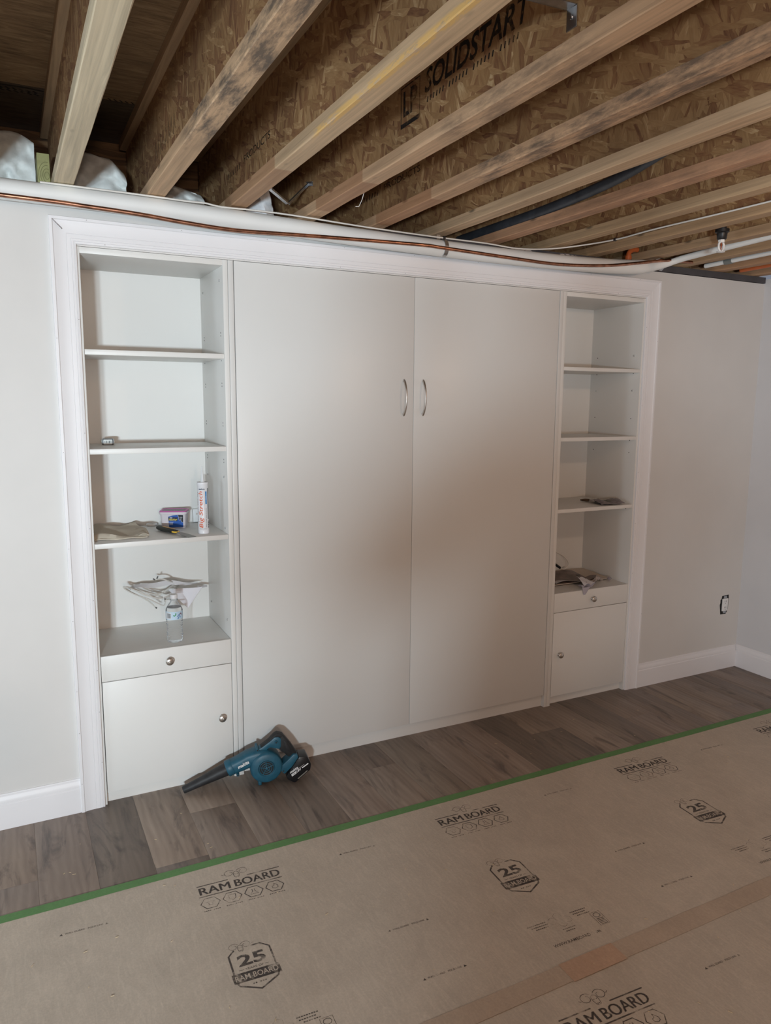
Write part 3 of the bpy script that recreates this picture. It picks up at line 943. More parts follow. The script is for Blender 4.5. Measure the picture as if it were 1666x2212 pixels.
part('frame_arms', m, MAT['white_plastic'], sp, smooth=50)
part('glass_bulb', MB().lathe([(.0012, 2.274), (.0028, 2.282), (.0028, 2.300), (.0012, 2.308)], (2.82, -.638, 0), (0, 0, 1), 8), flat('red_bulb', 150, 70, 40, .2), sp, smooth=60)
part('deflector', MB().lathe([(.004, 2.272), (.017, 2.2695), (.018, 2.267), (.004, 2.2645)], (2.82, -.638, 0), (0, 0, 1), 18), MAT['white_plastic'], sp, smooth=30)
# orange sprinkler pipe elbow, further pipes in the right bays
m = MB().tube(smoothpath([(2.872, -.035, 2.300), (2.872, -.035, 2.352), (2.880, -.035, 2.374), (2.905, -.035, 2.386), (2.932, -.035, 2.388)], 4), .0125, 12)
el = thing('orange_elbow', 'orange plastic pipe elbow poking up behind the wall pipe', 'pipe', (2.872, -.035, 2.30))
part('elbow', m, MAT['orange'], el, smooth=60)
part('socket', MB().lathe([(.017, 2.335), (.017, 2.352)], (2.872, -.035, 0), (0, 0, 1), 14), MAT['orange'], el, smooth=40)
part('coupling', MB().tube([(2.93, -.06, 2.325), (2.985, -.06, 2.318)], .012, 12), flat('faded_orange', 150, 92, 80, .5), el, smooth=40)
wp = thing('white_pipe', 'short white pipe with a grey coupling in the bay left of the twelfth joist', 'pipe', (3.42, -.1, 2.34))
part('pipe', MB().tube([(3.42, -.045, 2.348), (3.42, -.6, 2.356), (3.42, -1.8, 2.375)], .012, 12), MAT['lineset'], wp, smooth=50)
part('coupling', MB().tube([(3.42, -.17, 2.350), (3.42, -.215, 2.351)], .0155, 14), flat('grey_coupling', 120, 124, 122, .5), wp, smooth=50)
solo('orange_pipe', MB().tube([(3.72, -.03, 2.352), (3.72, -1.5, 2.37)], .012, 12), MAT['orange'], (3.72, -.03, 2.345), 'straight orange pipe in the last joist bays by the right wall', 'pipe', smooth=50)

# fibreglass batts stuffed in the first bays
def hsh(x, y, s=0):
    v = math.sin(x * 12.9898 + y * 78.233 + s * 37.7) * 43758.5453
    return v - math.floor(v)
def vnoise(x, y, s=0):
    xi, yi = math.floor(x), math.floor(y); fx, fy = x - xi, y - yi
    fx, fy = fx * fx * (3 - 2 * fx), fy * fy * (3 - 2 * fy)
    return (hsh(xi, yi, s) * (1 - fx) + hsh(xi + 1, yi, s) * fx) * (1 - fy) + (hsh(xi, yi + 1, s) * (1 - fx) + hsh(xi + 1, yi + 1, s) * fx) * fy
def batt(x0, x1, top, seed, label, back=.5):
    nx, nz = 22, 26
    rows = []
    for j in range(nz + 1):
        v = j / nz
        row = []
        for i in range(nx + 1):
            u = i / nx
            x = x0 + (x1 - x0) * u
            zt = top(u)
            # front face rises, then rolls over to the back
            if v < .7:
                z = 2.34 + (zt - 2.34) * (v / .7); y = .125 + .04 * (v / .7) ** 4
            else:
                q = (v - .7) / .3; z = zt - .01 + .01 * math.cos(q * 3.1); y = .165 + q * (back - .165)
            nn = vnoise(u * 5 + seed, v * 6, seed) - .5 + .5 * (vnoise(u * 11, v * 13 + seed, seed + 1) - .5)
            row.append((x, y + nn * .045, z + nn * .02))
        rows.append(row)
    vs = [p for r_ in rows for p in r_]; W_ = nx + 1
    fs = [(j * W_ + i, j * W_ + i + 1, (j + 1) * W_ + i + 1, (j + 1) * W_ + i) for j in range(nz) for i in range(nx)]
    m = MB().add(vs, fs)
    solo('insulation_batt', m, MAT['insul'], (x0, .12, 2.34), label, 'insulation', 'insulation batts at the joist ends', smooth=80, fix=False)
batt(-.045, .150, lambda u: 2.515 + .05 * math.sin(u * 2.6), 1.3, 'white insulation batt in the bay left of the first joist')
batt(.262, .465, lambda u: 2.535 - .02 * u - (.09 * max(0, u - .75) * 4 * .5), 4.1, 'white insulation batt between the first and second joists')
batt(.567, .760, lambda u: 2.46 - .05 * abs(u - .3), 7.7, 'white insulation batt between the second and third joists')
m = MB(); 
m.box(.150, .1905, -.004, .10, 2.338, 2.458)
wb = solo('wood_block', m, None or plain('treated_lumber', lin(150, 150, 104), .7, var=.2, nscale=30), (.17, 0, 2.338), 'greenish treated wood block beside the first joist', 'block', bevel=.002)
rg = MB()
for r_ in (.010, .018, .027, .036):
    pts = [(.180 + r_ * math.cos(t) * .75, 2.385 + r_ * 1.25 * math.sin(t)) for t in [i * .35 for i in range(19)]]
    pts = [p for p in pts if .152 < p[0] < .1885 and 2.34 < p[1] < 2.456]
    if len(pts) > 2: stroke(rg, pts, lambda u, v: (u, -.0048, v), .0016)
part('growth_rings', rg, plain('end_grain_ring', lin(110, 108, 70), .7), wb, fix=False)
# shiny film bag stuffed behind the pipe right of the third joist
m = MB()
rings = []
for i in range(9):
    t = i / 8
    rings.append([(.955 + (.055 - .03 * t) * math.cos(q) + .012 * math.sin(3 * q + 5 * t), .02 + .05 * math.sin(q), 2.325 + .115 * t + .010 * math.cos(2 * q + 7 * t)) for q in [k * math.pi / 9 for k in range(18)]])
m.loft(rings)
solo('film_bag', m, MAT['film'], (.95, .02, 2.33), 'crumpled shiny plastic film beside the end of the third joist', 'plastic film', smooth=25)
# ================================================================== THINGS IN THE LEFT BOOKCASE
S2, S3, SB = 1.4285, 1.0654, .6178
# tape measure on the second shelf
def rrect(w, h, r, n=5):
    out = []
    for cx, cy, a0 in ((w - r, h - r, 0), (-w + r, h - r, 90), (-w + r, -h + r, 180), (w - r, -h + r, 270)):
        for k in range(n + 1):
            an = math.radians(a0 + 90 * k / n); out.append((cx + r * math.cos(an), cy + r * math.sin(an)))
    return out
tm = thing('tape_measure', 'small white and grey tape measure lying on the second shelf', 'tape measure', (.371, .275, S2), rotz=math.radians(-8), local=True)
m = MB(); m.prism(rrect(.022, .0125, .005), lambda u, v, d: (u, d, v + .0125), -.030, .022)
part('case', m, flat('grey_case', 96, 100, 104, .4), tm, bevel=.001)
m = MB(); m.prism(rrect(.0245, .0115, .004), lambda u, v, d: (u, d, v + .0125), -.024, .016)
part('side_band', m, flat('white_case', 196, 200, 198, .4), tm, bevel=.001)
m = MB(); m.prism(rrect(.0165, .0095, .002), lambda u, v, d: (u, d, v + .0130), -.0318, -.029)
lb = part('label_plate', m, flat('label_white', 215, 218, 216, .5), tm)
m = MB()
for i, w in enumerate((.0016, .0009, .0022, .0009, .0014, .0026, .0009, .0018)):
    x = -.0125 + i * .0034
    m.box(x, x + w, -.0322, -.0317, .0075, .0185)
part('barcode', m, flat('barcode_ink', 70, 74, 80, .6), lb)
# folded beige rag on the third shelf
def rag(u, v):
    x = .276 + (.487 - .276) * u + .010 * math.sin(v * 5) * u
    y = .075 + (.325 - .075) * v + .012 * math.sin(u * 9)
    z = S3 + .012 + .008 * math.sin(u * 7 + v * 3) * math.sin(v * 4 + 1) + .010 * v * u + .004 * vnoise(u * 9, v * 9, 3)
    if u > .97 or v < .03: z = S3 + .004
    return (x, y, z)
rg_ = thing('folded_rag', 'folded beige cloth rag at the left end of the third shelf', 'cloth', (.38, .2, S3))
cl = flat('beige_cloth', 196, 186, 170, .9)
part('top_fold', MB().sheet(28, 24, rag, .003), cl, rg_, smooth=60)
part('bottom_fold', MB().sheet(20, 16, lambda u, v: (.281 + .20 * u, .070 + .245 * v + .006 * math.sin(u * 8), S3 + .0035 + .0015 * math.sin(u * 12)), .004), cl, rg_, smooth=60)
part('turned_corner', MB().sheet(8, 8, lambda u, v: (.445 + .042 * u, .066 + .03 * v, S3 + .010 + .008 * math.sin(u * 3.1) + .004 * v), .002), flat('beige_cloth_light', 196, 186, 170, .9), rg_, smooth=60)
# white ring
m = MB(); 
m.tube([(.545 + .020 * math.cos(t), .352 + .016 * math.sin(t), S3 + .006) for t in [i * math.pi / 12 for i in range(25)]], .0048, 8, flat=1.1, cap=False)
solo('plastic_ring', m, MAT['white_plastic'], (.545, .352, S3), 'small white plastic ring behind the rag on the third shelf', 'ring', smooth=60)

# wood filler tub
tb = thing('filler_tub', 'white plastic wood filler tub with pink lid and blue label', 'tub', (.632, .292, S3), rotz=math.radians(-22), local=True)
def rr_ring(w, h, r, z):
    return [(x, y, z) for x, y in rrect(w, h, r, 4)]
wt = flat('tub_white', 214, 208, 214, .45)
part('body', MB().loft([rr_ring(.050, .036, .012, 0.0005), rr_ring(.0535, .0395, .013, .05), rr_ring(.055, .041, .013, .062)]), wt, tb, smooth=40)
part('rim', MB().loft([rr_ring(.0585, .0445, .015, .0595), rr_ring(.0595, .0455, .015, .061), rr_ring(.0595, .0455, .015, .068), rr_ring(.0585, .0445, .015, .0695)]), wt, tb, smooth=40)
pk = flat('pink_lid', 196, 108, 168, .35)
ld = part('lid', MB().loft([rr_ring(.057, .043, .014, .069), rr_ring(.0575, .0435, .014, .0725), rr_ring(.056, .042, .014, .0745), rr_ring(.051, .037, .012, .0745), rr_ring(.0495, .0355, .011, .0728)]), pk, tb, smooth=40)
part('lid_label', MB().loft([rr_ring(.048, .034, .010, .0726), rr_ring(.048, .034, .010, .0731)]), plain('printed_lid_label', lin(110, 104, 112), .4, var=.5, nscale=140), ld)
# front label: curved slightly, printed pieces proud of the wall
def lf(u, v, o=.0):   # u across the front -1..1, v height in m
    y = -(.0362 + (v / .062) * .0048) - .0004 - o
    return (u, y, v)
blu, nav = flat('label_blue', 26, 84, 168, .4), flat('label_navy', 22, 30, 62, .4)
m = MB(); m.prism([(-.017, .003), (.043, .003), (.0445, .056), (.024, .0575), (.0, .055), (-.0185, .050)], lambda u, v, d: lf(u, v, d), 0, .0004)
lab = part('label', m, blu, tb)
m = MB(); m.prism([(-.018, .030), (.0195, .030), (.0215, .047), (-.0185, .047)], lambda u, v, d: lf(u, v, d), .0004, .0006)
part('label_band', m, nav, lab)
m = MB(); m.prism([(.0225, .0575), (.0445, .0560), (.0437, .026), (.037, .026), (.035, .034), (.027, .034)], lambda u, v, d: lf(u, v, d), .0004, .0006)
part('label_corner', m, flat('label_black', 24, 24, 34, .4), lab)
tf_ = lambda x, y: lf(x, y, .0008)
m = MB(); fit_text(m, 'PlasticWood', tf_, -.0155, .019, .0345, .0410, bold=.02, shear=.2)
part('lettering', m, flat('label_yellow', 226, 214, 90, .5), lab, fix=False)
m = MB(); fit_text(m, 'DAP', tf_, -.0095, -.0035, .0430, .0462, bold=.03)
stroke(m, [(-.0115, .0475), (-.0015, .0475), (-.0015, .0435), (-.0065, .0405), (-.0115, .0435)], tf_, .0009, True)
stroke(m, [(.0225, .0575), (.0275, .034), (.035, .034), (.037, .026), (.0437, .026)], tf_, .0012)
for i, w in enumerate((.030, .018, .016, .015, .016)):
    y = .0315 - (0 if i == 0 else .003) - i * .0036
    stroke(m, [(-.0155, y), (-.0155 + w, y)], tf_, .0014)
for i in range(3):
    stroke(m, [(.029 + .001 * i, .047 - .005 * i), (.041 - .002 * i, .047 - .005 * i)], tf_, .0018 if i == 0 else .001)
part('small_print', m, flat('label_print_white', 206, 212, 220, .5), lab, fix=False)

# putty knife, blade over the shelf edge
pk_ = thing('putty_knife', 'putty knife with black and yellow handle, blade over the shelf edge', 'putty knife', (.60, .09, S3))
A, B = Vector((.549, .228, S3 + .013)), Vector((.598, .088, S3 + .012))
dirv = (B - A).normalized(); side = dirv.cross(Vector((0, 0, 1))).normalized()
hp = [A + (B - A) * t for t in (0, .04, .12, .35, .6, .85, 1)]
part('handle', MB().tube(hp, [.008, .0125, .0145, .0150, .0140, .0125, .010], 12, flat=.75), flat('knife_black', 44, 46, 44, .5), pk_, smooth=50)
part('handle_inlay', MB().tube([A + (B - A) * t + Vector((0, 0, .0105)) + side * .002 for t in (.28, .4, .7, .92)], [.003, .0065, .006, .003], 8, flat=.25), flat('knife_tan', 190, 150, 96, .5), pk_, smooth=50)
gb = MB()
for i in range(5):
    q = A + (B - A) * (.16 + .15 * i) - side * .0125
    gb.obox(q, dirv, side, (0, 0, 1), .004, .0015, .005)
part('grip_pads', gb, flat('knife_grey', 150, 152, 150, .5), pk_)
C1 = B + dirv * .012
part('collar', MB().tube([B - dirv * .012 + side * .012, B + dirv * .004 + side * .010, C1 + side * .001, B + dirv * .004 - side * .010, B - dirv * .006 - side * .014], .0035, 8), flat('knife_yellow', 224, 184, 72, .45), pk_, smooth=50)
T_ = Vector((.640, -.016, S3 + .0035)); bd = (T_ - C1).normalized(); bs_ = bd.cross(Vector((0, 0, 1))).normalized()
m = MB(); vs = []
for p, w in ((C1, .007), (C1 + bd * .02, .012), (C1 + bd * .05, .0165), (T_, .0195)):
    for s in (-1, 1):
        for dz in (0, .0012):
            q = p + bs_ * (w * s); vs.append((q.x, q.y, q.z + dz))
fs = []
for i in range(3):
    o_ = i * 4; n_ = o_ + 4
    fs += [(o_, o_ + 2, n_ + 2, n_), (o_ + 1, n_ + 1, n_ + 3, o_ + 3), (o_, n_, n_ + 1, o_ + 1), (o_ + 2, o_ + 3, n_ + 3, n_ + 2)]
fs += [(0, 1, 3, 2), (12, 14, 15, 13)]
part('blade', m.add(vs, fs), flat('knife_steel', 120, 116, 110, .35, 1.0), pk_)

# caulk tube
CX, CY, CR = .7085, .078, .0225
ck = thing('caulk_tube', 'white caulk tube with orange lettering standing on the third shelf', 'caulk tube', (CX, CY, S3))
part('cartridge', MB().lathe([(.0205, 0), (CR, .002), (CR, .018), (CR - .0004, .0185), (CR - .0004, .205), (CR, .2055), (CR, .213), (CR - .001, .2145), (CR - .002, .212), (.009, .2125)], (CX, CY, S3), (0, 0, 1), 40), flat('caulk_white', 226, 226, 230, .35), ck, smooth=40)
part('nozzle', MB().lathe([(.0095, .2120), (.0085, .2150), (.0068, .220), (.0062, .230), (.0028, .268), (.0022, .278), (.0016, .279)], (CX, CY, S3), (0, 0, 1), 20), flat('nozzle_white', 214, 216, 218, .4), ck, smooth=40)
phi0 = math.atan2(CAM_POS.y - CY, CAM_POS.x - CX)   # direction facing the room
def cyl(u, v, o=.0004):   # u: arc metres, positive to the viewer's right; v: height
    an = phi0 + u / CR
    return (CX + (CR + o) * math.cos(an), CY + (CR + o) * math.sin(an), S3 + v)
def add_wrapped(mb, vs, fs, fn, cuts=12, mi=0):
    bm = bmesh.new()
    bv = [bm.verts.new((x, y, 0)) for x, y in vs]
    for f in fs:
        try: bm.faces.new([bv[i] for i in f])
        except ValueError: pass
    xs_ = [v[0] for v in vs]; lo, hi = min(xs_), max(xs_)
    for k in range(1, cuts):
        x = lo + (hi - lo) * k / cuts
        bmesh.ops.bisect_plane(bm, geom=bm.verts[:] + bm.edges[:] + bm.faces[:], plane_co=(x, 0, 0), plane_no=(1, 0, 0))
    bm.verts.index_update()
    mb.add([fn(v.co.x, v.co.y) for v in bm.verts], [tuple(v.index for v in f.verts) for f in bm.faces], mi)
    bm.free()
def wtext(s, u0, u1, v0, v1, vertical=True, bold=0, shear=0, o=.0004, cuts=10):
    m = MB()
    vs, fs = text2d(s, 1.0, shear, bold)
    xa, xb = min(v[0] for v in vs), max(v[0] for v in vs); ya, yb = min(v[1] for v in vs), max(v[1] for v in vs)
    if vertical:   # reads bottom to top; glyph up points to the left
        P = [(u1 - (y - ya) / (yb - ya) * (u1 - u0), v0 + (x - xa) / (xb - xa) * (v1 - v0)) for x, y in vs]
    else:
        P = [(u0 + (x - xa) / (xb - xa) * (u1 - u0), v0 + (y - ya) / (yb - ya) * (v1 - v0)) for x, y in vs]
    add_wrapped(m, P, fs, lambda u, v: cyl(u, v, o), cuts)
    return m
def wrect(u0, u1, v0, v1, o=.0003):
    m = MB(); n = 8
    vs = [cyl(u0 + (u1 - u0) * i / n, v, o) for v in (v0, v1) for i in range(n + 1)]
    return m.add(vs, [(i, i + 1, n + 2 + i, n + 1 + i) for i in range(n)])
part('lettering', wtext('Big Stretch', -.0185, .0035, .026, .178, True, .008, .18), flat('caulk_orange', 214, 92, 42, .45), ck, fix=False, label='orange brand lettering')
ik = flat('caulk_ink', 40, 46, 52, .5)
part('slogan_print', wtext("Won't Crack....It Just Stretches", .0105, .0145, .027, .108, True, .02), ik, ck, fix=False)
part('maker_print', wtext('sashco', -.0165, .008, .184, .190, False, .03), flat('caulk_navy', 50, 66, 88, .5), ck, fix=False)
part('size_print', wtext('10.5 FL. OZ. (310 mL)', -.017, .012, .0195, .0225, False, .01), ik, ck, fix=False)
part('colour_band', wrect(.0095, .0165, .124, .177), flat('caulk_blue', 64, 138, 196, .45), ck, fix=False)
part('colour_print', wtext('White', .0115, .0145, .142, .158, True, .01, o=.0006), flat('caulk_white_ink', 220, 226, 232, .5), ck, fix=False)
part('fine_print', wrect(.0195, .029, .060, .190), plain('fine_print_grey', lin(140, 144, 146), .6, var=.35, nscale=900), ck, fix=False)
m = MB()
for i in range(11):
    q = wrect(.0195, .029, .024 + i * .0028, .024 + i * .0028 + (.0018 if i % 3 else .0011)); m.add(q.v, q.f)
part('barcode', m, ik, ck, fix=False)
m = MB()
for i in range(18):
    if i % 5 != 4:
        e_ = wrect(-.0258, -.0238, .05 + i * .007, .055 + i * .007); m.add(e_.v, e_.f)
part('edge_print', m, ik, ck, fix=False)
part('red_print', wtext('High Performance Caulking Sealant', .0050, .0068, .100, .177, True, 0), flat('caulk_red', 196, 70, 60, .5), ck, fix=False)
# small white connector with a cord stub behind the caulk tube
cn = thing('wall_connector', 'small white connector on the back panel behind the caulk tube', 'connector', (.74, .36, S3))
part('plate', MB().box(.727, .762, .358, .379, S3 + .003, S3 + .062), MAT['white_plastic'], cn, bevel=.002)
part('stub', MB().tube([(.752, .352, S3 + .018), (.770, .34, S3 + .012), (.789, .33, S3 + .008)], .006, 8), MAT['white_plastic'], cn, smooth=50)
part('screw', MB().lathe([(.004, 0), (.003, .002)], (.744, .358, S3 + .04), (0, -1, 0), 10), MAT['nickel'], cn)

# cables and a folded paper hanging out of the back panel, lower compartment
cbz = thing('cable_bundle', 'bundle of white flat cables sticking out of the left bookcase back', 'cable', (.55, .33, .78))
def fl(pts, r=.0042, n=6, flatv=.6):
    return MB().tube(smoothpath(pts, n), r, 8, flat=flatv)
wires = [
    [(.66, .375, .775), (.60, .27, .767), (.545, .24, .764), (.50, .24, .783), (.45, .245, .810), (.415, .25, .826), (.402, .25, .828), (.412, .25, .815), (.45, .245, .790), (.50, .24, .767), (.535, .235, .746), (.558, .235, .733), (.568, .235, .738), (.569, .235, .757)],
    [(.66, .378, .772), (.59, .29, .778), (.53, .26, .780), (.47, .26, .803), (.425, .262, .822), (.412, .262, .822), (.432, .258, .802), (.475, .25, .775), (.505, .245, .752), (.528, .24, .727)],
    [(.655, .378, .785), (.60, .30, .790), (.55, .27, .772), (.50, .26, .776), (.44, .262, .812), (.409, .262, .824)],
    [(.65, .378, .800), (.62, .31, .812), (.592, .27, .830), (.565, .25, .845), (.540, .25, .848), (.533, .25, .846)],
    [(.66, .378, .770), (.61, .30, .760), (.57, .265, .757), (.55, .26, .760), (.52, .26, .766)],
]
for w in wires:
    part('cable', fl(w), MAT['wire'], cbz, smooth=60)
for p, q in (((.528, .24, .727), (.534, .238, .722)), ((.569, .235, .748), (.5685, .235, .762)), ((.533, .25, .846), (.524, .25, .851)), ((.540, .25, .849), (.545, .25, .860)), ((.420, .249, .824), (.432, .249, .817))):
    part('stripped_end', MB().tube([p, q], .0032, 6), MAT['wire_dk'], cbz)
part('cable_tie', MB().tube([(.557, .25, .752), (.563, .232, .765), (.561, .245, .782)], .0018, 6), MAT['white_plastic'], cbz)
pp_ = thing('hanging_paper', 'folded white paper hanging point-down behind the bottle', 'paper', (.66, .25, .71))
m = MB()
tri = [(.584, .235, .799), (.736, .255, .793), (.661, .215, .713)]
def triface(P, n=8):
    a_, b_, c_ = (Vector(p) for p in P)
    def f(u, v):
        p = a_ + (b_ - a_) * u; p = p + (c_ - p) * v
        return p + Vector((0, .006 * math.sin(u * 6) * (1 - v), 0))
    return f
part('front_fold', MB().sheet(10, 10, triface(tri), .0006), MAT['paper'], pp_, smooth=40)
part('back_fold', MB().sheet(12, 6, lambda u, v: (.43 + .31 * u, .27 + .05 * u * (1 - v) + .03 * v, .812 + .022 * math.sin(u * 3.0) * v - .02 * u + .004 * math.sin(u * 14)), .0008), flat('paper_grey', 206, 204, 206, .7), pp_, smooth=40)
part('torn_strip', MB().sheet(6, 3, lambda u, v: (.715 + .055 * u, .262 + .05 * u, .786 - .012 * u + .010 * v), .0006), flat('paper_grey', 206, 204, 206, .7), pp_, smooth=40)

# water bottle on the base cabinet
def pet():
    m_, nt, bs = new_mat('clear_pet')
    tr = nt.nodes.new('ShaderNodeBsdfTransparent'); tr.inputs[0].default_value = (.975, .98, .98, 1)
    gl = nt.nodes.new('ShaderNodeBsdfGlossy'); gl.inputs['Roughness'].default_value = .06
    gl.inputs['Color'].default_value = (.95, .97, 1, 1)
    lw = nt.nodes.new('ShaderNodeLayerWeight'); lw.inputs[0].default_value = .12
    n_ = noise(nt, coords(nt), 90, 2)
    bm_ = nt.nodes.new('ShaderNodeBump'); bm_.inputs['Strength'].default_value = .25; bm_.inputs['Distance'].default_value = .002
    nt.links.new(n_, bm_.inputs['Height'])
    nt.links.new(bm_.outputs[0], gl.inputs['Normal']); nt.links.new(bm_.outputs[0], lw.inputs['Normal'])
    mx = nt.nodes.new('ShaderNodeMixShader')
    nt.links.new(lw.outputs['Fresnel'], mx.inputs[0]); nt.links.new(tr.outputs[0], mx.inputs[1]); nt.links.new(gl.outputs[0], mx.inputs[2])
    df = nt.nodes.new('ShaderNodeBsdfDiffuse'); df.inputs[0].default_value = (.9, .92, .93, 1)
    mx2 = nt.nodes.new('ShaderNodeMixShader'); mx2.inputs[0].default_value = .07
    nt.links.new(mx.outputs[0], mx2.inputs[1]); nt.links.new(df.outputs[0], mx2.inputs[2])
    nt.links.new(mx2.outputs[0], nt.nodes['Material Output'].inputs[0])
    return m_
MAT['pet'] = pet()
BX, BY = .576, .078
bo = thing('water_bottle', 'clear ribbed plastic water bottle with pale blue label', 'bottle', (BX, BY, SB))
rings = []
NB = 40
for i in range(121):
    h = .001 + .184 * i / 120
    if h < .012: R_ = .026 + .008 * (h / .012) ** .5
    elif h < .098:
        R_ = .0325 + .0022 * math.cos((h - .012) / .0095 * 2 * math.pi) * (.6) - .0025 * math.exp(-((h - .055) / .02) ** 2)
    elif h < .136: R_ = .0338
    elif h < .172: R_ = .0338 - .0208 * (((h - .136) / .036) ** 1.35)
    else: R_ = .0130
    ring = []
    for k in range(NB):
        an = 2 * math.pi * k / NB
        rr_ = R_
        if h < .03: rr_ -= .0035 * (1 - h / .03) * (.5 + .5 * math.cos(5 * an))
        if .012 < h < .098: rr_ += .0007 * math.sin(3 * an + h * 300)
        ring.append((BX + rr_ * math.cos(an), BY + rr_ * math.sin(an), SB + h))
    rings.append(ring)
part('body', MB().loft(rings), MAT['pet'], bo, smooth=70)
part('cap', MB().lathe([(.0148, .184), (.0150, .186), (.0150, .198), (.0135, .2005), (.0002, .201)], (BX, BY, SB), (0, 0, 1), 24), plain('milky_cap', (.72, .71, .72), .35), bo, smooth=40)
part('neck_ring', MB().lathe([(.0135, .176), (.0165, .177), (.0165, .179), (.0135, .180)], (BX, BY, SB), (0, 0, 1), 24), MAT['pet'], bo, smooth=40)
part('water_surface', MB().lathe([(.0002, .1478), (.0295, .1478), (.0295, .1482), (.0002, .1482)], (BX, BY, SB), (0, 0, 1), 24, cap=False), MAT['pet'], bo)
bphi = math.atan2(CAM_POS.y - BY, CAM_POS.x - BX)
def bcyl(u, v, o=.0004):
    an = bphi + u / .0342
    return (BX + (.0342 + o) * math.cos(an), BY + (.0342 + o) * math.sin(an), SB + v)
def brect(u0, u1, v0, v1, o, n=10):
    return MB().add([bcyl(u0 + (u1 - u0) * i / n, v, o) for v in (v0, v1) for i in range(n + 1)], [(i, i + 1, n + 2 + i, n + 1 + i) for i in range(n)])
lbz = part('label', brect(-.072, .072, .100, .134, .0004, 40), flat('pale_blue_label', 190, 214, 232, .4), bo, fix=False)
part('white_panel', brect(-.040, -.012, .103, .131, .0006), flat('label_panel_white', 222, 226, 230, .4), lbz, fix=False)
m = MB()
for i, w in enumerate((.0010, .0018, .0009, .0022, .0010, .0016, .0009)):
    q = brect(-.031 + i * .0026, -.031 + i * .0026 + w, .107, .127, .0008, 2); m.add(q.v, q.f)
part('barcode', m, ik, lbz, fix=False)
m = MB()
def bstroke(pts, w):
    stroke(m, pts, lambda u, v: bcyl(u, v, .0008), w)
bstroke([(-.004, .120), (.000, .116), (.006, .122), (.006, .128)], .004)
part('leaf_mark', m, flat('leaf_green', 60, 150, 96, .5), lbz, fix=False)
m = MB()
bstroke([(.012, .106), (.016, .104), (.018, .110), (.013, .112), (.016, .118), (.021, .124), (.023, .112), (.026, .108)], .0030)
part('script_mark', m, flat('label_script_blue', 44, 98, 168, .5), lbz, fix=False)
m = MB(); bstroke([(.024, .122), (.028, .126), (.032, .118)], .004)
part('maroon_mark', m, flat('label_maroon', 120, 70, 86, .5), lbz, fix=False)

# ================================================================== THINGS IN THE RIGHT BOOKCASE
RS3 = 1.065
bg = thing('paint_brush', 'paint brush wrapped in clear plastic on the third right shelf', 'brush', (2.87, .12, RS3))
part('bristles', MB().loft([[(2.858 + .006 * math.cos(q) , .215 + .004 * math.sin(q), RS3 + .007 + .004 * math.sin(q)) for q in [k * .785 for k in range(8)]],
                            [(2.868 + .018 * math.cos(q), .185 + .010 * math.sin(q), RS3 + .010 + .007 * math.sin(q)) for q in [k * .785 for k in range(8)]],
                            [(2.878 + .016 * math.cos(q), .165 + .010 * math.sin(q), RS3 + .011 + .007 * math.sin(q)) for q in [k * .785 for k in range(8)]]]), flat('bristle_brown', 84, 66, 50, .8), bg, smooth=50)
part('ferrule', MB().obox((2.886, .150, RS3 + .011), (.5, -.86, 0), (.86, .5, 0), (0, 0, 1), .016, .017, .0075), MAT['nickel'], bg, bevel=.003)
part('handle', MB().tube(smoothpath([(2.892, .138, RS3 + .011), (2.91, .105, RS3 + .012), (2.945, .075, RS3 + .012), (2.985, .06, RS3 + .012)], 5), [.013 - .006 * min(1, i / 10) for i in range(16)], 10, flat=.7), flat('handle_grey_green', 84, 90, 84, .5), bg, smooth=50)
part('plastic_wrap', MB().sheet(16, 12, lambda u, v: (2.835 + .150 * u + .03 * v, .025 + .14 * v - .02 * u, RS3 + .004 + .020 * math.sin(v * 3.1) * (.6 + .4 * math.sin(u * 9)) + .006 * vnoise(u * 8, v * 8, 5)), .0006), plain('smoky_film', lin(120, 110, 112), .25, var=.25, nscale=60), bg, smooth=40)
# magazine and loose papers on the right base cabinet
mg = thing('magazine', 'dark-covered magazine lying open at the back of the right base top', 'magazine', (2.85, .22, SB))
def page(x0, x1, y0, y1, h, wave):
    return lambda u, v: (x0 + (x1 - x0) * u, y0 + (y1 - y0) * v, SB + .003 + h * math.sin(u * 3.1416) + wave * math.sin(v * 6 + u * 3))
part('pages', MB().sheet(14, 8, lambda u, v: (2.62 + .39 * u + .03 * v, .125 + .24 * v, SB + .008 + .012 * math.sin(u * 2.8) * v), .004), flat('page_beige', 196, 184, 172, .7), mg, smooth=50)
cvm = plain('dark_photo_cover', lin(92, 74, 68), .35, var=.55, nscale=26)
part('cover', MB().sheet(14, 8, lambda u, v: (2.62 + .25 * u + .05 * v - .0 * v, .115 + .215 * v + .02 * (1 - u), SB + .013 + .014 * math.sin(u * 2.8) * v + .003 * math.sin(u * 9)), .0012), cvm, mg, smooth=50)
part('cover_flap', MB().sheet(10, 5, lambda u, v: (2.80 + .17 * u + .02 * v, .085 + .06 * v + .06 * u, SB + .010 + .012 * math.sin(u * 3)), .001), cvm, mg, smooth=50)
part('inner_page', MB().sheet(10, 8, lambda u, v: (2.625 + .17 * u, .115 + .05 * v + .01 * math.sin(u * 5), SB + .020 + .006 * math.sin(u * 4) - .008 * v), .0008), flat('page_white', 206, 200, 200, .6), mg, smooth=50)
wp_ = thing('crumpled_wrapper', 'crumpled white paper and clear wrapper hanging over the right drawer', 'paper', (2.76, .03, SB))
part('white_sheet', MB().sheet(10, 10, lambda u, v: (2.725 + .085 * u + .03 * v, .006 + .10 * v + .012 * u, SB + .018 + .012 * abs(math.sin(u * 5 + v * 2)) + .022 * v * (1 - u)), .0006), MAT['paper'], wp_, smooth=25)
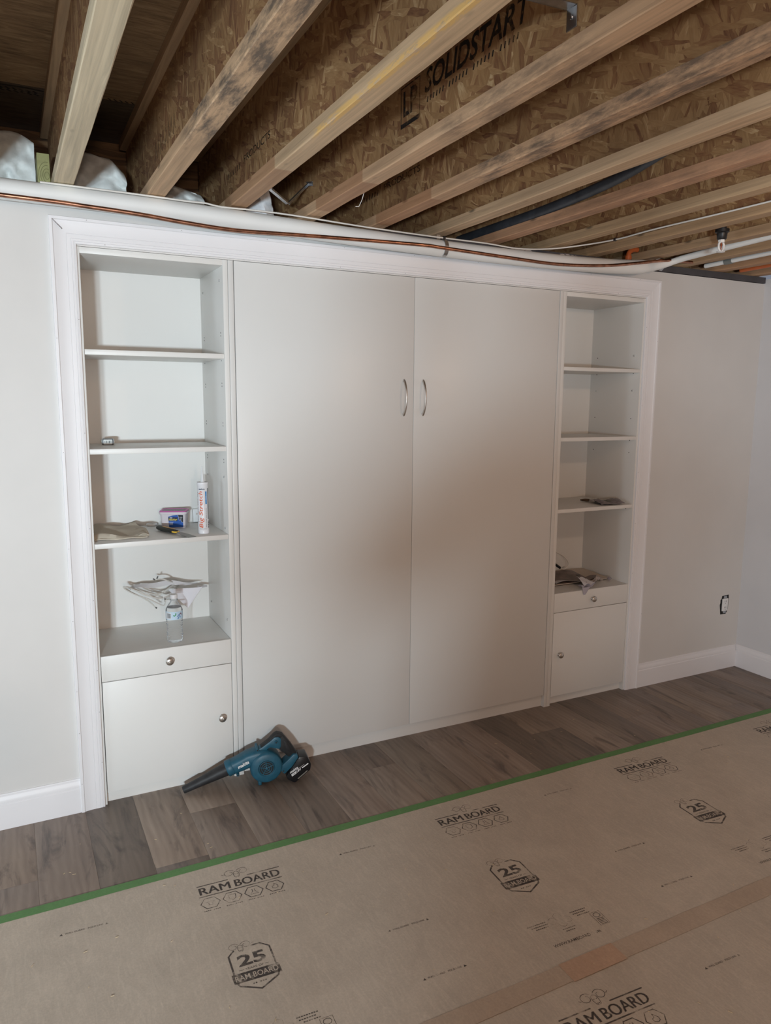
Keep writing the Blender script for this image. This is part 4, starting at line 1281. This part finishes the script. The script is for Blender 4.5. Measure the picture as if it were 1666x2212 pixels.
part('hanging_point', MB().sheet(6, 6, lambda u, v: (2.700 + .055 * u * (1 - .75 * v) + .012 * v, -.0045 - .002 * math.sin(u * 3), SB + .016 - .040 * v), .0006), flat('wrapper_grey', 176, 172, 184, .5), wp_, smooth=25)
part('wrapper_fold', MB().sheet(10, 5, lambda u, v: (2.705 + .13 * u, -.004 + .035 * v + .04 * u, SB + .012 + .010 * math.sin(u * 8 + v * 3) + .006 * v), .0006), flat('wrapper_grey', 176, 172, 184, .5), wp_, smooth=25)
part('clear_tail', MB().sheet(16, 6, lambda u, v: (2.83 + .17 * u + .015 * v, .045 + .10 * u + .035 * v, SB + .014 + .014 * math.sin(u * 5) + .010 * math.sin(v * 9 + u * 12)), .0006), plain('clear_wrap', lin(176, 164, 160), .3, var=.15, nscale=40), wp_, smooth=25)
m = MB()
for k in range(3):
    m.tube([(2.985 + .010 * math.cos(t) + .007 * k, .088 + .012 * k, SB + .014 + .009 * math.sin(t)) for t in [i * .6 + k for i in range(9)]], .0035, 6, flat=.4)
part('curled_strip', m, flat('wrapper_grey', 176, 172, 184, .5), wp_, smooth=50)
part('dark_tab', MB().obox((2.775, .115, SB + .052), (.97, .2, -.1), (-.2, .97, 0), (0, 0, 1), .014, .006, .0012), MAT['black_plastic'], wp_)
# cord with a black ferrule from the back panel
cd = thing('lamp_cord', 'looped white cord with black end at the back of the right bookcase', 'cord', (2.85, .34, .70))
part('cord', MB().tube(smoothpath([(2.78, .377, .768), (2.80, .345, .757), (2.85, .33, .728), (2.882, .325, .692), (2.880, .325, .664), (2.853, .325, .652), (2.822, .327, .664)], 6), .0035, 8), MAT['wire'], cd, smooth=60)
part('cord_end', MB().tube([(2.826, .327, .662), (2.790, .330, .686)], .0075, 10), MAT['black_plastic'], cd, smooth=40)

# ================================================================== OUTLET ON THE WALL
ot = thing('wall_outlet', 'white wall outlet without cover plate, ragged cut-out painted dark around it', 'outlet', (3.834, 0, .404))
rnd = random.Random(5)
hole = [(3.812, .460), (3.868, .463), (3.872, .440), (3.870, .372), (3.864, .360), (3.852, .344), (3.806, .346), (3.802, .372), (3.798, .392), (3.796, .405), (3.801, .418), (3.800, .436), (3.808, .440)]
m = MB(); m.prism(hole, lambda u, v, d: (u, d, v), -.0008, .0)  # flat plate on the wall, shade of the hole put into its dark colour
part('cut_out_shade', m, MAT['dark'], ot)
part('yoke', MB().box(3.826, 3.852, -.0030, -.0006, .350, .458), MAT['galv'], ot)
dv = part('receptacle', MB().box(3.8125, 3.8605, -.008, -.0006, .3655, .4430), MAT['white_plastic'], ot, bevel=.0025)
m = MB()
for zc in (.424, .386):
    m.box(3.8290, 3.8310, -.0086, -.008, zc - .002, zc + .007).box(3.8410, 3.8430, -.0086, -.008, zc - .002, zc + .007).box(3.8345, 3.8380, -.0086, -.008, zc - .012, zc - .008)
part('slots', m, flat('slot_brown', 70, 60, 54, .6), dv)
# ================================================================== CORDLESS BLOWER ON THE FLOOR
bw = thing('cordless_blower', 'teal and black cordless blower resting on the floor against the bed door', 'blower', (.572, -.050, 0), rotz=math.atan2(-.18043, .98359), local=True)
teal = plain('teal_plastic', lin(34, 84, 104), .45, var=.14, nscale=40)
blk = plain('dusty_black_plastic', lin(40, 40, 42), .5, var=.35, nscale=30)
rub = plain('black_overmould', lin(30, 31, 32), .65, var=.4, nscale=50)
W3 = lambda u, v, w: (u, -w, v)
def ring2(c, d, rw, rn, n=20, p=2.0):
    """cross-section ring around axis direction d in the u-v plane: rn in plane, rw sideways"""
    L = math.hypot(*d); du, dv = d[0] / L, d[1] / L
    nu, nv = -dv, du
    out = []
    for k in range(n):
        q = 2 * math.pi * k / n
        cs, sn = math.cos(q), math.sin(q)
        e = 2 / p
        a_ = math.copysign(abs(cs) ** e, cs) * rn; b_ = math.copysign(abs(sn) ** e, sn) * rw
        out.append(W3(c[0] + nu * a_, c[1] + nv * a_, b_))
    return out
d0 = (.185, .073)
part('nozzle', MB().loft([ring2((-.0085, .0160), d0, .0150, .0150), ring2((-.004, .0178), d0, .0158, .0158), ring2((.06, .0420), d0, .0195, .0195), ring2((.13, .0695), d0, .0255, .0255), ring2((.1850, .0905), d0, .0298, .0298)]), blk, bw, smooth=50, label='black tapered nozzle')
part('nozzle_opening', MB().loft([ring2((-.0090, .0158), d0, .0125, .0125), ring2((-.0086, .0160), d0, .0125, .0125)]), MAT['dark'], bw)
part('collar', MB().loft([ring2((.170, .0846), d0, .0330, .0330), ring2((.173, .0858), d0, .0348, .0348), ring2((.193, .0936), d0, .0348, .0348), ring2((.196, .0948), d0, .0330, .0330)]), teal, bw, smooth=40)
du_ = part('outlet_duct', MB().loft([ring2((.194, .0940), d0, .0320, .0320, p=2.4), ring2((.225, .1040), (.185, .085), .0335, .0320, p=3), ring2((.262, .1200), (.185, .085), .0350, .0340, p=3.2), ring2((.300, .1250), (.2, .03), .0380, .0400, p=3.2), ring2((.335, .1200), (.2, -.03), .0385, .0360, p=3.2)]), teal, bw, smooth=50)
VC = (.331, .0860)
part('fan_housing', MB().lathe([(.030, -.046), (.058, -.0455), (.064, -.041), (.0675, -.033), (.0680, 0), (.0675, .033), (.064, .041), (.057, .0455), (.036, .0468), (.034, .0445), (.0325, .0430)], W3(VC[0], VC[1], 0), (0, -1, 0), 48), teal, bw, smooth=40)
part('intake_recess', MB().lathe([(.0325, .0425), (.0325, .0434), (.0002, .0434)], W3(VC[0], VC[1], 0), (0, -1, 0), 32), MAT['dark'], bw)
gr = MB()
for r_ in (.0305, .0215, .0125):
    gr.tube([W3(VC[0] + r_ * math.cos(t), VC[1] + r_ * math.sin(t), .0445) for t in [i * math.pi / 16 for i in range(33)]], .0016, 6, cap=False)
for k in range(5):
    t = .4 + k * 2 * math.pi / 5
    gr.tube([W3(VC[0] + .004 * math.cos(t), VC[1] + .004 * math.sin(t), .0445), W3(VC[0] + .031 * math.cos(t), VC[1] + .031 * math.sin(t), .0445)], .0015, 6)
gr.lathe([(.006, .0425), (.006, .0455), (.0045, .0462)], W3(VC[0], VC[1], 0), (0, -1, 0), 14)
part('intake_grille', gr, teal, bw, smooth=40, label='round slotted intake grille')
def pr(name, poly, hw, mat, bev=.005, label=None):
    m = MB(); m.prism(poly, lambda u, v, d: W3(u, v, d), -hw, hw)
    return part(name, m, mat, bw, bevel=bev, label=label)
pr('handle_front', [(.290, .150), (.2976, .1622), (.3141, .1690), (.349, .1915), (.368, .2075), (.385, .2085), (.3985, .198), (.3980, .165), (.3900, .1500), (.3741, .1561), (.3486, .1640), (.330, .150)], .020, teal, .006)
pr('handle_top', [(.3100, .1675), (.3480, .1940), (.3700, .2160), (.3823, .2211), (.4043, .2126), (.4130, .2010), (.4020, .1960), (.3860, .2060), (.3690, .2050), (.349, .1890), (.318, .1680)], .017, rub, .005)
pr('grip', [(.3900, .2020), (.4043, .2126), (.4250, .1860), (.4406, .1650), (.4640, .1240), (.4500, .1090), (.4270, .1120), (.4060, .1340), (.3900, .1530)], .0185, rub, .006, 'black rubber grip')
pr('grip_inlay', [(.4090, .1880), (.4190, .1800), (.4480, .1320), (.4380, .1270), (.4180, .1450)], .0198, blk, .001)
pr('battery_mount', [(.3880, .0750), (.3949, .0560), (.4080, .0400), (.4720, .0980), (.4640, .1240), (.4470, .1260), (.4290, .1080)], .0295, teal, .004)
part('trigger', MB().obox(W3(.402, .140, 0), (.7, 0, -.7), (0, 1, 0), (.7, 0, .7), .012, .008, .006), blk, bw, bevel=.002)
bat = pr('battery', [(.4130, .0330), (.4230, .0165), (.4470, .0015), (.4560, .0020), (.5182, .0499), (.5220, .0760), (.5060, .1120), (.4700, .1140), (.4640, .1060)], .0375, plain('battery_black', lin(26, 26, 28), .32, var=.2, nscale=30), .006, 'black slide-on battery')
# lettering
def rotfn(u0, v0, ang, w):
    ca, sa = math.cos(ang), math.sin(ang)
    return lambda x, y: W3(u0 + x * ca - y * sa, v0 + x * sa + y * ca, w)
m = MB(); fit_text(m, 'makita', rotfn(.2150, .0960, math.atan2(.0235, .0544), .0385), 0, .0500, 0, .0155, bold=.025, shear=.25)
part('lettering', m, MAT['white_plastic'], du_, fix=False, label='white brand lettering')
bfn = rotfn(.4330, .0400, math.atan2(.021, .0339), .0380)
m = MB(); fit_text(m, 'makita', bfn, .002, .042, .004, .0150, bold=.02, shear=.25)
fit_text(m, '18V', bfn, .026, .050, -.010, -.0005, bold=.02, shear=.2)
stroke(m, [(.054, -.005), (.086, -.005)], bfn, .0045)
stroke(m, [(.030, .0018), (.070, .0030)], bfn, .0010)
part('lettering', m, MAT['white_plastic'], bat, fix=False)
m = MB(); poly_face(m, [(.000, -.0105), (.023, -.0105), (.025, -.0005), (.002, -.0005)], bfn)
cpk = part('capacity_box', m, MAT['white_plastic'], bat, fix=False)
bfn2 = rotfn(.4330, .0400, math.atan2(.021, .0339), .0383)
m = MB(); fit_text(m, '5.0Ah', bfn2, .003, .021, -.009, -.002, bold=.01, shear=.2)
part('capacity_print', m, MAT['dark'], bat, fix=False)
part('battery_strip', MB().obox(W3(.484, .0330, .0375), (.72, 0, .55), (0, 1, 0), (-.55, 0, .72), .026, .0008, .0022), flat('battery_grey_strip', 120, 116, 108, .5), bat)
for u, v in ((.296, .1640), (.213, .0640), (.283, .0980), (.374, .1880), (.404, .0560), (.3945, .0905)):
    part('screw_boss', MB().lathe([(.0065, -.028), (.0065, .028), (.0055, .030)], W3(u, v, 0), (0, -1, 0), 14), teal, bw, smooth=40)
    part('screw', MB().lathe([(.0036, .0300), (.0030, .0308)], W3(u, v, 0), (0, -1, 0), 10), MAT['dark'], bw)
part('foot', MB().box(.298, .312, -.020, .020, .0005, .024), teal, bw, bevel=.003)

# ================================================================== FLOOR PROTECTION BOARD, TAPES AND PRINTS
BZ = .0016
def boardsheet(y0, y1):
    m = MB(); nx = 60
    def f(u, v):
        x = XL + .1 + (XR - .02 - XL - .1) * u
        return (x, y0 + (y1 - y0) * v, BZ * .5 + .0001)
    return m.sheet(nx, 10, f, BZ)
b1 = thing('floor_board', 'brown paperboard floor cover along the green tape, printed with logos', 'floor cover', (1.0, -1.05, 0))
b2 = thing('floor_board', 'nearer brown paperboard floor cover, beyond the brown seam tape', 'floor cover', (1.0, -2.0, 0))
part('sheet', boardsheet(-1.523, -.566), MAT['board'], b1)
part('sheet', boardsheet(-2.485, -1.526), MAT['board'], b2)
PZ = BZ + .0004
def place(x0, y0, ang=0.0, z=PZ):
    ca, sa = math.cos(ang), math.sin(ang)
    return lambda x, y: (x0 + x * ca - y * sa, y0 + x * sa + y * ca, z)
def ram(m, f, cx, cy, s, w):
    """line-drawn ram head: two curled horns, brow, muzzle"""
    for sg in (-1, 1):
        horn = []
        for i in range(26):
            t = i / 25
            an = math.radians(150 - 400 * t)
            r_ = s * (.42 - .24 * t)
            horn.append((cx + sg * (s * .52 + r_ * math.cos(an) * 1.1), cy + s * .18 + r_ * math.sin(an)))
        stroke(m, horn, f, w)
        stroke(m, [(cx + sg * s * .95, cy + s * .10), (cx + sg * s * 1.12, cy + s * .22)], f, w)
        stroke(m, [(cx + sg * s * .18, cy + s * .20), (cx + sg * s * .22, cy - s * .10), (cx + sg * s * .16, cy - s * .42), (cx + sg * s * .05, cy - s * .50)], f, w)
        stroke(m, [(cx + sg * s * .06, cy - s * .05), (cx + sg * s * .15, cy + s * .0)], f, w)
        stroke(m, [(cx + sg * s * .12, cy - s * .34), (cx, cy - s * .40)], f, w)
    stroke(m, [(cx - s * .18, cy + s * .2), (cx, cy + s * .30), (cx + s * .18, cy + s * .2)], f, w)
def logo_mesh(f):
    m = MB()
    stroke(m, [(0, 0), (.105, 0)], f, .0042); stroke(m, [(.170, 0), (.284, 0)], f, .0042)
    for dx in (-.0013, 0, .0013):
        g_ = lambda x, y, dx=dx: (lambda q: (q[0], q[1], q[2] + dx * .03))(f(x + dx, y))
        fit_text(m, 'RAM', g_, .004, .105, -.0475, -.0105)
        fit_text(m, 'BOARD', g_, .122, .276, -.0475, -.0105)
    stroke(m, [(-.002, -.0575), (.278, -.0575)], f, .0042)
    ram(m, f, .138, .022, .044, .0018)
    for k in range(4):
        cx, cy = .028 + .0715 * k, -.095
        hx = [(cx + .031 * math.cos(math.radians(60 * i)), cy + .029 * math.sin(math.radians(60 * i))) for i in range(6)]
        stroke(m, hx, f, .0030, True)
        if k == 0:
            stroke(m, [(cx - .014, cy + .008), (cx + .014, cy + .008), (cx + .006, cy), (cx + .006, cy - .010), (cx - .006, cy - .010), (cx - .006, cy), (cx - .014, cy + .008)], f, .0018)
        elif k == 1:
            stroke(m, [(cx - .012, cy + .012), (cx, cy + .015), (cx + .012, cy + .012), (cx + .010, cy - .006), (cx, cy - .014), (cx - .010, cy - .006)], f, .0018, True)
        elif k == 2:
            stroke(m, [(cx - .004, cy + .014), (cx - .004, cy + .002), (cx - .013, cy - .012), (cx + .013, cy - .012), (cx + .004, cy + .002), (cx + .004, cy + .014)], f, .0022)
        else:
            stroke(m, [(cx, cy + .014), (cx + .010, cy), (cx + .009, cy - .009), (cx, cy - .013), (cx - .009, cy - .009), (cx - .010, cy), (cx - .002, cy + .003), (cx, cy + .014)], f, .0020)
        for q in range(9):
            if q != 4: stroke(m, [(cx - .027 + q * .0060, -.1315), (cx - .0232 + q * .0060, -.1315)], f, .0036)
    return m
def badge_mesh(f):
    m = MB()
    stroke(m, [(.020, .020), (.000, .000), (.000, -.078)], f, .0055)
    stroke(m, [(.070, .022), (.098, .022), (.122, .000), (.122, -.078)], f, .0055)
    stroke(m, [(.002, -.110), (.006, -.122), (.061, -.152), (.116, -.122), (.120, -.110)], f, .0060)
    ram(m, f, .040, .026, .036, .0014)
    fit_text(m, '25', f, .020, .102, -.052, -.006, bold=.03)
    fit_text(m, 'YEARS OF', f, .034, .088, -.069, -.061, bold=.01)
    stroke(m, [(.016, -.065), (.030, -.065)], f, .0018); stroke(m, [(.092, -.065), (.106, -.065)], f, .0018)
    # banner: dark frame with hollow letters
    stroke(m, [(-.007, -.078), (.129, -.078), (.129, -.110), (-.007, -.110)], f, .0034, True)
    vs = [(-.007, -.078), (.129, -.078), (.129, -.110), (-.007, -.110)]
    poly_face(m, vs, f)
    for q in range(6):
        if q != 2: stroke(m, [(.042 + q * .0068, -.126), (.0465 + q * .0068, -.126)], f, .0045)
    return m
def badge_letters(f):
    m = MB(); fit_text(m, 'RAM BOARD', f, -.001, .123, -.1045, -.0835, bold=.004)
    return m
def fold_mesh(f):
    m = MB()
    for s, x in ((1, 0), (-1, .142)):
        poly_face(m, [(x, -.0035), (x + s * .010, -.0055), (x + s * .007, .0035)], f)
    fit_text(m, 'WALL GUARD', f, .016, .072, -.0035, .0035, bold=.01)
    fit_text(m, 'FOLD LINE', f, .082, .126, -.0035, .0035, bold=.01)
    return m
def recycle_mesh(f):
    m = MB()
    for cx, cy in ((.092, .008), (.118, .020), (.116, -.012), (.142, -.002)):
        stroke(m, [(cx + .015 * math.cos(math.radians(60 * i + 30)), cy + .015 * math.sin(math.radians(60 * i + 30))) for i in range(6)], f, .0014, True)
    for x0, x1, y in ((0, .07, .014), (.010, .072, .004), (.020, .070, -.006), (.165, .232, .018), (.170, .222, .008), (.180, .228, -.002), (.098, .146, -.036), (.104, .140, -.046)):
        q = x0
        while q < x1 - .004:
            stroke(m, [(q, y), (min(x1, q + .0052), y)], f, .0040); q += .0070
    return m
def web_mesh(f):
    m = MB(); fit_text(m, 'WWW.RAMBOARD.COM', f, 0, .175, -.006, .006, bold=.01)
    return m
def box_mesh(f):
    m = MB()
    stroke(m, [(0, 0), (.036, 0), (.036, -.058), (0, -.058)], f, .0012, True)
    stroke(m, [(.018 + .012 * math.cos(t), -.014 + .010 * math.sin(t)) for t in [i * .7854 for i in range(8)]], f, .0020, True)
    for q in range(5): stroke(m, [(.005, -.030 - q * .006), (.031, -.030 - q * .006)], f, .0026)
    return m
TILT = math.radians(-2.6)
PER = .925
def print_row(board, x0, yoff, ks):
    F = place(x0, yoff, TILT)
    o_logo = part('logo_print', logo_mesh(F), MAT['ink'], board, fix=False, label='printed RAM BOARD logo with hexagon icons')
    F = place(x0 + .012, yoff - .358, TILT)
    o_badge = part('badge_print', badge_mesh(F), MAT['ink'], board, fix=False, label='printed 25 years shield badge')
    o_bl = part('badge_lettering', badge_letters(place(x0 + .012, yoff - .358, TILT, PZ + .0003)), MAT['board'], board, fix=False)
    fo = []
    for dx, dy in ((.50, -.042), (.48, -.468), (.48, -.685)):
        fo.append(part('fold_line_print', fold_mesh(place(x0 + dx, yoff + dy, TILT)), MAT['ink'], board, fix=False))
    o_re = part('recycling_print', recycle_mesh(place(x0 - .052, yoff - .662, TILT)), MAT['ink_faint'], board, fix=False)
    o_we = part('web_address_print', web_mesh(place(x0 - .028, yoff - .748, TILT)), MAT['ink_faint'], board, fix=False)
    o_bx = part('notice_box_print', box_mesh(place(x0 + .168, yoff - .682, TILT)), MAT['ink_faint'], board, fix=False)
    for k in ks:
        for s_ in [o_logo, o_badge, o_bl, o_re, o_we, o_bx] + fo:
            copy_part(s_, board, (k * PER, 0, 0))
print_row(b1, 1.400, -.678, (-2, -1, 1, 2))
print_row(b2, 1.206, -1.646, (-1, 1, 2))
# green tape, slightly wavy edges
def tape(m, y0, y1, z, seed, x0=XL + .1, x1=XR - .02, amp=.003, th=.0004):
    return m.sheet(120, 1, lambda u, v: (x0 + (x1 - x0) * u, (y0 if v < .5 else y1) + amp * (vnoise(u * 40, v * 3, seed) - .5), z), th)
solo('masking_tape', tape(MB(), -.585, -.5475, BZ + .0008, 2), MAT['tape'], (1, -.56, 0), 'strip of green masking tape along the edge of the brown floor board', 'tape', fix=True)
sm_ = thing('seam_tape', 'wide brown tape over the seam between the two floor boards', 'tape', (1, -1.525, 0))
part('strip', tape(MB(), -1.557, -1.492, BZ + .0012, 6), MAT['seam_tape'], sm_)
part('overlap_patch', MB().sheet(4, 2, lambda u, v: (1.335 + .20 * u, -1.560 + .07 * v, BZ + .0018), .0004), MAT['seam_tape2'], sm_)
# staples and wood chips on the board
m = MB(); rnd = random.Random(21)
for i in range(90):
    x, y = rnd.uniform(-.1, 3.0), rnd.uniform(-1.95, -.05)
    if y > -.59 and rnd.random() < .6: y = rnd.uniform(-.9, -.6)
    z = .0008 if y > -.545 else BZ + .0026
    an = rnd.uniform(0, 6.28); L = rnd.uniform(.0015, .006)
    m.obox((x, y, z), (math.cos(an), math.sin(an), 0), (-math.sin(an), math.cos(an), 0), (0, 0, 1), L, .0007, .0005)
solo('wood_chips', m, flat('chip_pale', 214, 194, 160, .8), (1, -1, 0), 'tiny pale wood chips scattered over the floor board', 'debris', kind='stuff')
# ================================================================== PERSON STANDING BEHIND THE CAMERA (their shadow falls on the doors)
def person(base, ang):
    J = {}
    pts, rad, ed = [], [], []
    def J_(n, p, r, par=None):
        J[n] = len(pts); pts.append(p); rad.append(r)
        if par is not None: ed.append((J[par], J[n]))
    J_('pelvis', (0, 0, .92), .19)
    J_('waist', (0, 0, 1.04), .205, 'pelvis'); J_('chest', (0, .01, 1.14), .185, 'waist'); J_('upper', (0, .01, 1.265), .085, 'chest'); J_('neck', (0, .01, 1.40), .062, 'upper')
    J_('jaw', (0, .02, 1.49), .070, 'neck'); J_('head', (0, .015, 1.57), .088, 'jaw'); J_('crown', (0, .01, 1.645), .060, 'head')
    for s, n in ((-1, 'l'), (1, 'r')):
        J_(n + 'sh', (s * .155, .0, 1.245), .055, 'upper')
        J_(n + 'el', (s * .245, .07, 1.15), .050, n + 'sh')
        J_(n + 'wr', (s * .12, .25, 1.13), .032, n + 'el')
        J_(n + 'pa', (s * .08, .30, 1.15), .034, n + 'wr')
        for k in range(4):
            J_('%sf%d' % (n, k), (s * (.035 + .004 * k), .345 - .008 * k, 1.155 + .018 * (k - 1)), .010, n + 'pa')
            J_('%sg%d' % (n, k), (s * .01, .34 - .008 * k, 1.16 + .018 * (k - 1)), .008, '%sf%d' % (n, k))
        J_(n + 'th', (s * .06, .28, 1.185), .010, n + 'pa')
        J_(n + 'hip', (s * .10, 0, .83), .098, 'pelvis'); J_(n + 'kn', (s * .12, .02, .47), .065, n + 'hip')
        J_(n + 'an', (s * .13, -.01, .10), .045, n + 'kn'); J_(n + 'to', (s * .15, .15, .045), .040, n + 'an')
    me = bpy.data.meshes.new('body'); me.from_pydata(pts, ed, []); 
    o = bpy.data.objects.new('body', me); COL.objects.link(o)
    md = o.modifiers.new('skin', 'SKIN'); md.use_smooth_shade = True
    for i, v in enumerate(me.skin_vertices[0].data if me.skin_vertices else []):
        pass
    if not me.skin_vertices:
        bpy.context.view_layer.objects.active = o
    sk = me.skin_vertices[0].data if me.skin_vertices else None
    if sk is None:
        bm = bmesh.new(); bm.from_mesh(me); bm.verts.layers.skin.verify(); bm.to_mesh(me); bm.free(); sk = me.skin_vertices[0].data
    for i, r_ in enumerate(rad):
        sk[i].radius = (r_, r_ * (.72 if pts[i][2] > .9 and pts[i][2] < 1.45 and abs(pts[i][0]) < .05 else 1.0))
    sk[0].use_root = True
    o.modifiers.new('sub', 'SUBSURF').render_levels = 1
    me.materials.append(plain('work_clothes', lin(70, 74, 82), .85, var=.1))
    t = thing('person', 'person in dark work clothes standing behind the camera with hands raised to the waist', 'person', base, rotz=ang, local=True)
    o.parent = t
    part('hair', MB().lathe([(.0905, 1.575), (.094, 1.61), (.085, 1.655), (.055, 1.685), (.004, 1.695)], (0, .002, 0), (0, 0, 1), 20), flat('brown_hair', 60, 46, 36, .8), t, smooth=50)
person((-.33, -3.95, 0), math.radians(-8))
